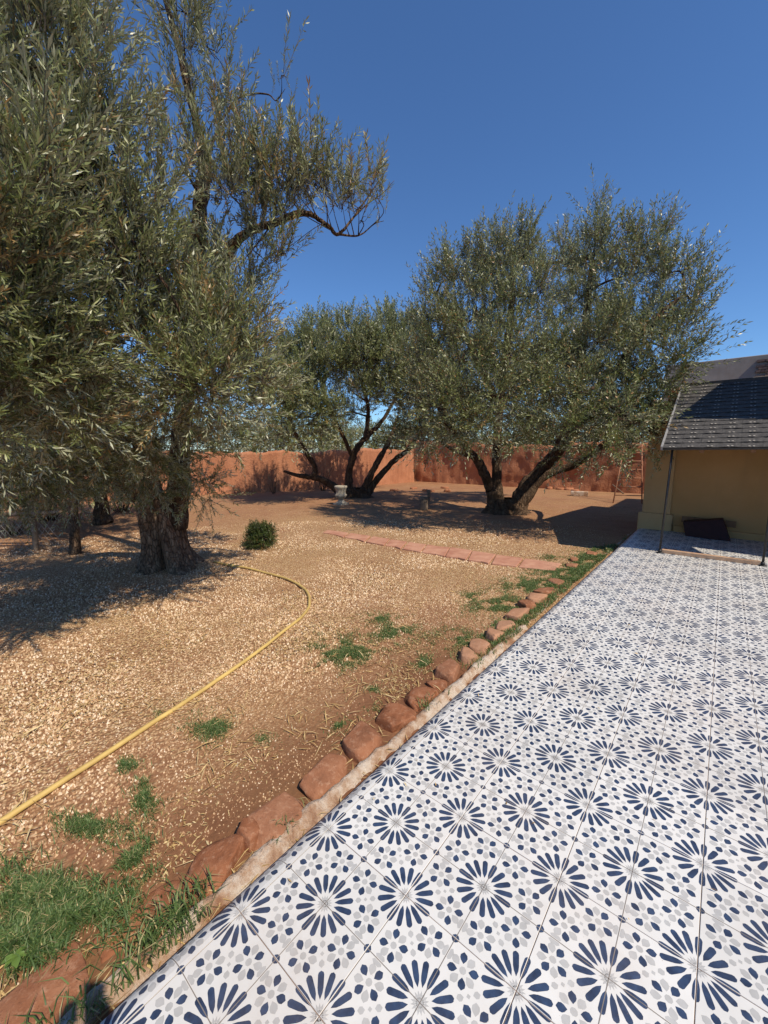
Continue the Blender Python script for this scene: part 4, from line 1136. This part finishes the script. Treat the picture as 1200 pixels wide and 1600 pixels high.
# neighbour's bare cement building behind
nb = empty('cement_building', (3, 21, GZ)); tag(nb, 'bare grey cement building with a crumbled brick patch behind the lean-to roof', 'building')
zt = CP[2] + (4.15-CP[2])*(20.2+.866)/(14+.866)
m = MB(); m.box((-1.2, 20.2, -.3), (8, 27, zt)); m.build('wall', MAT['concrete'], nb, False, .02)
m = MB(); m.box((1.55, 20.02, zt-.98), (8, 20.19, zt-.80)); m.build('ledge', MAT['concrete'], nb, False, .02)
rg = np.random.default_rng(2)
for k in range(46):
    x = 1.75 + abs(rg.normal(0, .35)) + (rg.random() < .3)*rg.uniform(0, .9); z = zt - .12 - rg.random()*.72
    m = MB(); m.box((-.12, -.06, -.04), (.12, .03, .04)); b_ = m.build('brick', MAT['oldbrick'], nb)
    b_.location = (round(x/.25)*.25 + .06*(round(z/.095) % 2), 20.19, round(z/.095)*.095)
    b_.location -= Vector(nb.location); b_.matrix_parent_inverse = Matrix.Identity(4); b_.rotation_euler = (0, 0, rg.normal(0, .08))

# ------------------------------------------------------------------ weeds and brush
def weed(px, py, lab, n, h, spread, mat, leafy, seed, base=None, tm=None):
    b = gp(px, py) if base is None else np.array(base, float)
    t = empty('weed', (b[0], b[1], GZ)); tag(t, lab, 'weed')
    r = np.random.default_rng(seed)
    tm = tm or [make_template(r, L=.4, nodes=9, leaf=.06, w=.016, simple=True) for _ in range(4)]
    st = MB(); P, D, SC = [], [], []
    for k in range(n):
        a = r.uniform(0, 6.28); e = b + np.array([math.cos(a), math.sin(a), 0])*spread*r.random()**.5; e[2] = GZ + h*r.uniform(.6, 1.1)
        s0 = b + np.array([math.cos(a), math.sin(a), 0])*spread*.25*r.random(); s0[2] = GZ - .02
        m_ = (s0+e)/2 + r.normal(0, .04*h, 3)
        v, f = tube(catmull([s0, m_, e], 4), np.linspace(.010, .004, 9), 5, 0, False); st.add(v, f)
        for q in range(leafy):
            u = r.uniform(.3, 1.0); P.append(s0 + (e-s0)*u); D.append((e-s0)/h + r.normal(0, .5, 3)); SC.append(r.uniform(.5, 1)*min(1, h/.6))
    st.build('stem', MAT['bark_dark'], t, True)
    if P:
        V, F, A = place_shoots(tm, np.array(P), np.array(D), np.array(SC), r, np.full(len(P), .35))
        o = link('foliage', np_mesh('foliage', V, F, False, A), mat, t); o['kind'] = 'stuff'
weed(428, 771, 'dry weed growing at the foot of the smooth earth wall', 9, .75, .3, MAT['leaf'], 1, 1)
weed(505, 767, 'tall thin climbing weed against the smooth earth wall beside the urn', 16, 1.25, .55, MAT['leaf'], 2, 2)
weed(190, 800, 'tangled dry brush in the shade left of the great olive trunk', 40, 1.0, .9, MAT['leaf'], 9, 3)
weed(75, 812, 'tangled dark brush behind the rail fence', 50, 1.1, 1.2, MAT['leaf'], 10, 4)
weed(20, 835, 'low dry weed under the lower rail of the fence', 16, .45, .6, MAT['leaf'], 2, 6)
# little broad-leaved weed in the near grass
b = gp(28, 1512); t = empty('broadleaf_weed', (b[0], b[1], GZ)); tag(t, 'small bright green broad-leaved weed in the long grass', 'weed')
r = np.random.default_rng(12)
for k in range(6):
    a = k*1.05 + r.uniform(-.2, .2); L_ = r.uniform(.030, .046); d = np.array([math.cos(a), math.sin(a), .35]); sd = np.array([-math.sin(a), math.cos(a), 0]); z0 = np.array([0, 0, .05])
    V = [b + z0 + d*L_*u + sd*w_*L_ + np.array([0, 0, -u*u*.02 + abs(w_)*.02]) for u, w_ in ((0, 0), (.3, .26), (.65, .28), (1, 0), (.65, -.28), (.3, -.26), (.5, 0))]
    me = np_mesh('leaf', np.array(V), np.array([(0, 1, 6), (1, 2, 6), (2, 3, 6), (3, 4, 6), (4, 5, 6), (5, 0, 6)]), True, np.tile([[.95, 0, 0, 1.]], (7, 1)))
    link('leaf', me, MAT['broad'], t)

# ------------------------------------------------------------------ the person taking the picture (seen only by the shadow at the kerb)
def person():
    fh = np.array([CF[0], CF[1], 0]); fh /= np.linalg.norm(fh); rt = np.array([CR[0], CR[1], 0]); rt /= np.linalg.norm(rt); up = np.array([0, 0, 1.])
    o0 = np.array([CP[0], CP[1], 0]) - fh*.40
    def W(r_, f_, z): return o0 + rt*r_ + fh*f_ + up*z
    V, E_, Rad = [], [], []
    def add(p, rad, prev=None):
        V.append(tuple(p)); Rad.append(rad if isinstance(rad, tuple) else (rad, rad))
        if prev is not None: E_.append((prev, len(V)-1))
        return len(V)-1
    pel = add(W(0, 0, .93), (.15, .12)); w_ = add(W(0, .01, 1.10), (.13, .10), pel); ch_ = add(W(0, 0, 1.32), (.16, .11), w_); nk = add(W(0, 0, 1.49), .06, ch_)
    h1 = add(W(0, .02, 1.56), (.065, .075), nk); h2 = add(W(0, .03, 1.64), (.078, .095), h1); add(W(0, .02, 1.72), (.060, .075), h2)
    for s_ in (-1, 1):
        hip = add(W(.09*s_, 0, .88), .10, pel); kn = add(W(.10*s_, .02, .50), .065, hip); an = add(W(.11*s_, -.01, .10), .042, kn); add(W(.12*s_, .13, .04), .035, an)
        sh = add(W(.17*s_, 0, 1.42), .062, ch_); el = add(W(.21*s_, .17, 1.28), .046, sh)
        c = CP - CF*.045 - CU*.06 + CR*.075*s_
        wr = add(c - CU*.075 - CF*.045, .029, el); pm = add(c - CU*.01 - CF*.012, .024, wr)
        for k in range(4):
            u = -.022 + .020*k
            f0 = add(c + CU*(u + .01) - CR*.002*s_ + CF*.004, .0095, pm); f1 = add(c + CU*(u+.012) - CR*.022*s_ + CF*.018, .0085, f0); add(c + CU*(u+.012) - CR*.040*s_ + CF*.012, .0075, f1)
        t0 = add(c - CU*.02 - CR*.02*s_ - CF*.022, .0105, pm); add(c + CU*.012 - CR*.038*s_ - CF*.026, .0095, t0)
    me = bpy.data.meshes.new('body'); me.from_pydata(V, E_, [])
    root = empty('person', tuple(o0)); tag(root, 'person in dark clothes on the tiles holding up a phone, casting the kerb shadow', 'person')
    b = link('body', me, MAT['skin'], root)
    md = b.modifiers.new('skin', 'SKIN'); md.use_smooth_shade = True
    for i, r_ in enumerate(Rad):
        me.skin_vertices[0].data[i].radius = r_; me.skin_vertices[0].data[i].use_root = (i == 0)
    sb = b.modifiers.new('subd', 'SUBSURF'); sb.levels = 1; sb.render_levels = 1
    for nm, mt, ch in (('trousers', 'cloth', [[W(.09*s_, 0, .95), W(.10*s_, .02, .50), W(.11*s_, -.01, .07)] for s_ in (-1, 1)]),):
        m = MB()
        for pts in ch:
            v, f = tube(catmull(pts, 6), list(np.linspace(.125, .075, 13)), 14, .05); m.add(v, f)
        m.build(nm, MAT[mt], root, True)
    m = MB(); v, f = tube(catmull([W(0, 0, .88), W(0, .01, 1.1), W(0, 0, 1.34), W(0, 0, 1.48)], 6), [.185]*6 + [.18]*6 + [.19, .19, .18, .16, .13, .10, .08], 18, .04); m.add(v, f)
    for s_ in (-1, 1):
        v, f = tube(catmull([W(.13*s_, 0, 1.42), W(.185*s_, .04, 1.37), W(.20*s_, .12, 1.31)], 5), list(np.linspace(.085, .065, 11)), 12, .04); m.add(v, f)
    m.build('shirt', MAT['cloth'], root, True)
    hm = rock_mesh('hair', .19, .22, .17, 5, 2, .9, .06); h = bpy.data.objects.new('hair', hm); hm.materials.append(MAT['hair']); COL.objects.link(h)
    h.location = tuple(W(0, -.015, 1.695) - np.array(root.location)); h.parent = root
    m = MB(); m.box((-.037, -.118, -.0095), (.037, .035, -.0015)); p = m.build('phone', MAT['iron'], None, False, .003)
    Mx = Matrix.Identity(4)
    for i in range(3):
        Mx[i][0] = CR[i]; Mx[i][1] = CU[i]; Mx[i][2] = CF[i]; Mx[i][3] = (CP - CF*.003)[i]
    p.matrix_world = Mx
    tag(p, 'dark phone held up in both hands by the person on the tiles', 'phone')
person()

# ------------------------------------------------------------------ loose cover of the ground
def scatter_polar(n, rmin, rmax, rng, p=1.0):
    r = rmin*(rmax/rmin)**rng.random(n)
    a = math.atan2(CF[1], CF[0]) + rng.uniform(-.95, .95, n)
    return CP[0] + r*np.cos(a), CP[1] + r*np.sin(a), r
def nz2(x, y, s, o=0.0):
    return np.array([noise.noise(Vector((a*s, b*s, o))) for a, b in zip(x, y)])
def in_garden(x, y):
    return (x < -.66) & ((x < -.5) | (y > -99)) & (y < 18.8) & (x > -16)
def gravel_mask(x, y):
    bed = np.clip((-x - .85)/1.1, 0, 1)
    bed = np.maximum(bed, np.clip((y - 2.0)/1.6, 0, 1))
    far = np.clip(1 - (y-6.5)/3, .12, 1)
    return np.maximum(bed, .45)*far
rng = np.random.default_rng(77)
x, y, r = scatter_polar(190000, 1.4, 11, rng)
k = in_garden(x, y); x, y, r = x[k], y[k], r[k]
mk = gravel_mask(x, y)*np.clip(.75 + 1.3*nz2(x, y, 1.3), .08, 1)
k = rng.random(len(x)) < mk; x, y, r = x[k], y[k], r[k]
n = len(x)
s = rng.uniform(.004, .0115, n)*(1 + r*.05)
ang = rng.uniform(0, 6.28, (n, 1)) + np.array([[0, 1.5, 3.1, 4.6]]) + rng.normal(0, .3, (n, 4))
rr = s[:, None]*rng.uniform(.6, 1.25, (n, 4))
V = np.zeros((n, 5, 3))
V[:, :4, 0] = x[:, None] + rr*np.cos(ang); V[:, :4, 1] = y[:, None] + rr*np.sin(ang); V[:, :4, 2] = GZ - .010 + rng.uniform(-.002, .003, (n, 4))
V[:, 4, 0] = x + s*rng.normal(0, .25, n); V[:, 4, 1] = y + s*rng.normal(0, .25, n); V[:, 4, 2] = GZ + .002 + s*rng.uniform(.25, .75, n)
F = np.array([[0, 1, 4], [1, 2, 4], [2, 3, 4], [3, 0, 4]])[None] + (np.arange(n)*5)[:, None, None]
tint = np.repeat(np.clip(rng.normal(.53, .33, n) - .28*(1 - np.clip((-x - .85)/1.1, 0, 1))*(y < 2.4), 0, 1), 5); A = np.stack([tint, tint*0, tint*0, tint*0+1], -1)
o = link('gravel', np_mesh('gravel', V.reshape(-1, 3), F.reshape(-1, 3), False, A), MAT['chip'])
tag(o, 'pale pinkish gravel chips strewn over the red garden soil', 'gravel', kind='stuff')

def litter(n, rmin, rmax, rng, ln, wd, keep, z0=.004):
    x, y, r = scatter_polar(n, rmin, rmax, rng)
    k = keep(x, y, rng); x, y, r = x[k], y[k], r[k]; n = len(x)
    a = rng.uniform(0, 6.28, n); l = rng.uniform(*ln, n)*.5*(1 + r*.02); w = rng.uniform(*wd, n)*.5*(1 + r*.05)
    d = np.stack([np.cos(a), np.sin(a), rng.normal(0, .18, n)], -1); sd = np.stack([-np.sin(a), np.cos(a), rng.normal(0, .35, n)], -1)
    c = np.stack([x, y, np.full(n, GZ) + z0 + rng.random(n)*.008], -1)
    up = np.zeros((n, 3)); up[:, 2] = l*rng.uniform(-.12, .25, n)
    V = np.stack([c - d*l[:, None], c - sd*w[:, None] + up, c + d*l[:, None], c + sd*w[:, None] + up], 1)
    tint = np.repeat(np.clip(rng.normal(.5, .28, n), 0, 1), 4); A = np.stack([tint, tint*0, tint*0, tint*0+1], -1)
    return V.reshape(-1, 3), np.arange(n*4).reshape(n, 4), A
def keep_all(x, y, rng):
    m = np.clip(.45 + 1.3*nz2(x, y, .9, 5), .08, 1)*np.clip(.35 + (np.hypot(x-CP[0], y-CP[1]) - 2)/3.0, .3, 1)*np.where((x > -1.8) & (y < 2.3), np.clip(.25 + 2.2*nz2(x, y, 2.3, 31), .03, 1), 1)
    return in_garden(x, y) & (rng.random(len(x)) < m)
V1, F1, A1 = litter(120000, 1.6, 16, np.random.default_rng(5), (.012, .042), (.003, .008), keep_all)
def keep_straw(x, y, rng):
    m = np.clip(.15 + 1.6*nz2(x, y, 1.6, 9), 0, 1)
    return (x < -.36) & (y < 6) & (x > -5) & (rng.random(len(x)) < m)
V2, F2, A2 = litter(9000, 1.3, 6, np.random.default_rng(6), (.06, .16), (.003, .007), keep_straw, .008)
def keep_tiles(x, y, rng):
    m = np.clip(.05 + .9*np.maximum(0, nz2(x, y, 1.1, 21)), 0, 1)*np.clip(1.1 - (x+.22)*.55, .18, 1)
    return (x > -.2) & (x < 2.8) & (y < 9) & (rng.random(len(x)) < m)
V3, F3, A3 = litter(1300, 1.4, 9, np.random.default_rng(15), (.006, .045), (.003, .008), keep_tiles, .004)
V3[:, 2] += -GZ
V2 = np.concatenate([V2, V3]); F2 = np.concatenate([F2, F3 + len(V2) - len(V3)]); A2 = np.concatenate([A2, A3])
# litter that has gathered round the trunks
V = np.concatenate([V1, V2]); F = np.concatenate([F1, F2 + len(V1)]); A = np.concatenate([A1, A2])
o = link('leaf_litter', np_mesh('leaf_litter', V, F, False, A), MAT['litter'])
tag(o, 'dry fallen olive leaves and straw scattered over the garden', 'leaf litter', kind='stuff')

# grass: patches where the photograph shows them (pixel centre, half sizes in pixels, blades, blade length)
patches = [(60,1405,110,60,3000,.09),(120,1440,110,50,2500,.10),(30,1480,80,40,1600,.11),(210,1350,40,55,1300,.07),(225,1245,24,28,520,.05),(140,1290,45,20,620,.05),(195,1196,26,12,280,.04),(330,1138,38,22,800,.045),(245,1112,18,9,140,.04),
           (300,1480,60,50,500,.08),(540,1018,50,26,1500,.045),(620,990,42,20,1000,.04),(590,966,40,9,400,.035),(712,1000,40,18,900,.045),(735,932,20,14,330,.035),(662,1036,22,14,320,.04),(575,1110,20,12,240,.04),(585,1078,18,8,130,.035),
           (530,1135,25,12,200,.04),(780,945,55,20,1500,.05),(830,915,55,16,1700,.05),(880,893,50,12,1600,.05),(925,872,40,12,1500,.05),(950,858,22,6,500,.05),(860,870,20,6,180,.04),(410,1155,25,12,150,.03),(985,843,12,3,120,.04)]
GX, GY, GL = [], [], []
rng = np.random.default_rng(31)
for px, py, hx, hy, n, bl in patches:
    n = int(n*(1.5 if py > 1300 else 4.0 if py > 1050 else 7.0)); hx *= 1.25; hy *= 1.25
    t = np.abs(rng.normal(0, .50, n)); a = rng.uniform(0, 6.28, n)
    for u, v in zip(px + hx*t*np.cos(a), py + hy*t*np.sin(a)):
        p = gp(u, v)
        if p[0] > -.37: continue
        GX.append(p[0]); GY.append(p[1]); GL.append(bl*rng.uniform(.4, 1.0))
n = 17000                                      # strip between the stones and the kerb at the far end
yy = rng.uniform(2.0, 7.6, n); xx = rng.uniform(-.72, -.39, n); kk = rng.random(n) < np.clip((yy-1.8)/1.2, .1, 1)
GX += list(xx[kk]); GY += list(yy[kk]); GL += list(rng.uniform(.03, .07, kk.sum()))
n = 900                                        # tufts in the cracks of the near kerb
yy = rng.uniform(-1.2, 2.2, n); kk = nz2(yy, yy*0, 2.4, 3) > .12
GX += list(rng.uniform(-.50, -.40, kk.sum())); GY += list(yy[kk]); GL += list(rng.uniform(.03, .09, kk.sum()))
n = 700                                        # long grass over the kerb in the corner
GX += list(rng.normal(-.45, .05, n)); GY += list(rng.normal(-.55, .16, n)); GL += list(rng.uniform(.05, .14, n))
GX, GY, GL = map(np.array, (GX, GY, GL)); keep = GX < -.37
GX, GY, GL = GX[keep], GY[keep], GL[keep]; n = len(GX)
keepn = np.clip(.55 + 2.6*nz2(GX, GY, 5.0, 2) + 1.6*nz2(GX, GY, 14.0, 6), .03, 1) > rng.random(n)
GX, GY, GL = GX[keepn], GY[keepn], GL[keepn]; n = len(GX)
a = rng.uniform(0, 6.28, n); d = np.stack([np.cos(a), np.sin(a), np.zeros(n)], -1); sd = np.stack([-np.sin(a), np.cos(a), np.zeros(n)], -1)
lean_ = rng.uniform(.2, 1.1, n); w = ((.0012 + GL*.013)*(1 + .22*np.maximum(0, np.hypot(GX-CP[0], GY-CP[1]) - 2.2)))[:, None]
zb = np.where(GX > -.50, -.085, GZ - .008)
b0 = np.stack([GX, GY, zb], -1); up = np.array([[0, 0, 1.]])
mid = b0 + (d*(lean_*.35)[:, None] + up*.55)*GL[:, None]; tip = b0 + (d*lean_[:, None] + up*(1 - lean_*.42)[:, None]*.85)*GL[:, None]
V = np.stack([b0 - sd*w, b0 + sd*w, mid + sd*w*.8, mid - sd*w*.8, tip], 1)
F = np.array([[0, 1, 2], [0, 2, 3], [3, 2, 4]])[None] + (np.arange(n)*5)[:, None, None]
tt = np.clip(rng.normal(.42, .2, n) + (rng.random(n) < .16)*.5, 0, 1); tint = np.repeat(tt, 5)
o = link('grass', np_mesh('grass', V.reshape(-1, 3), F.reshape(-1, 3), False, np.stack([tint, tint*0, tint*0, tint*0+1], -1)), MAT['grass'])
tag(o, 'patches of short green grass in the gravel and along the kerb', 'grass', kind='stuff')
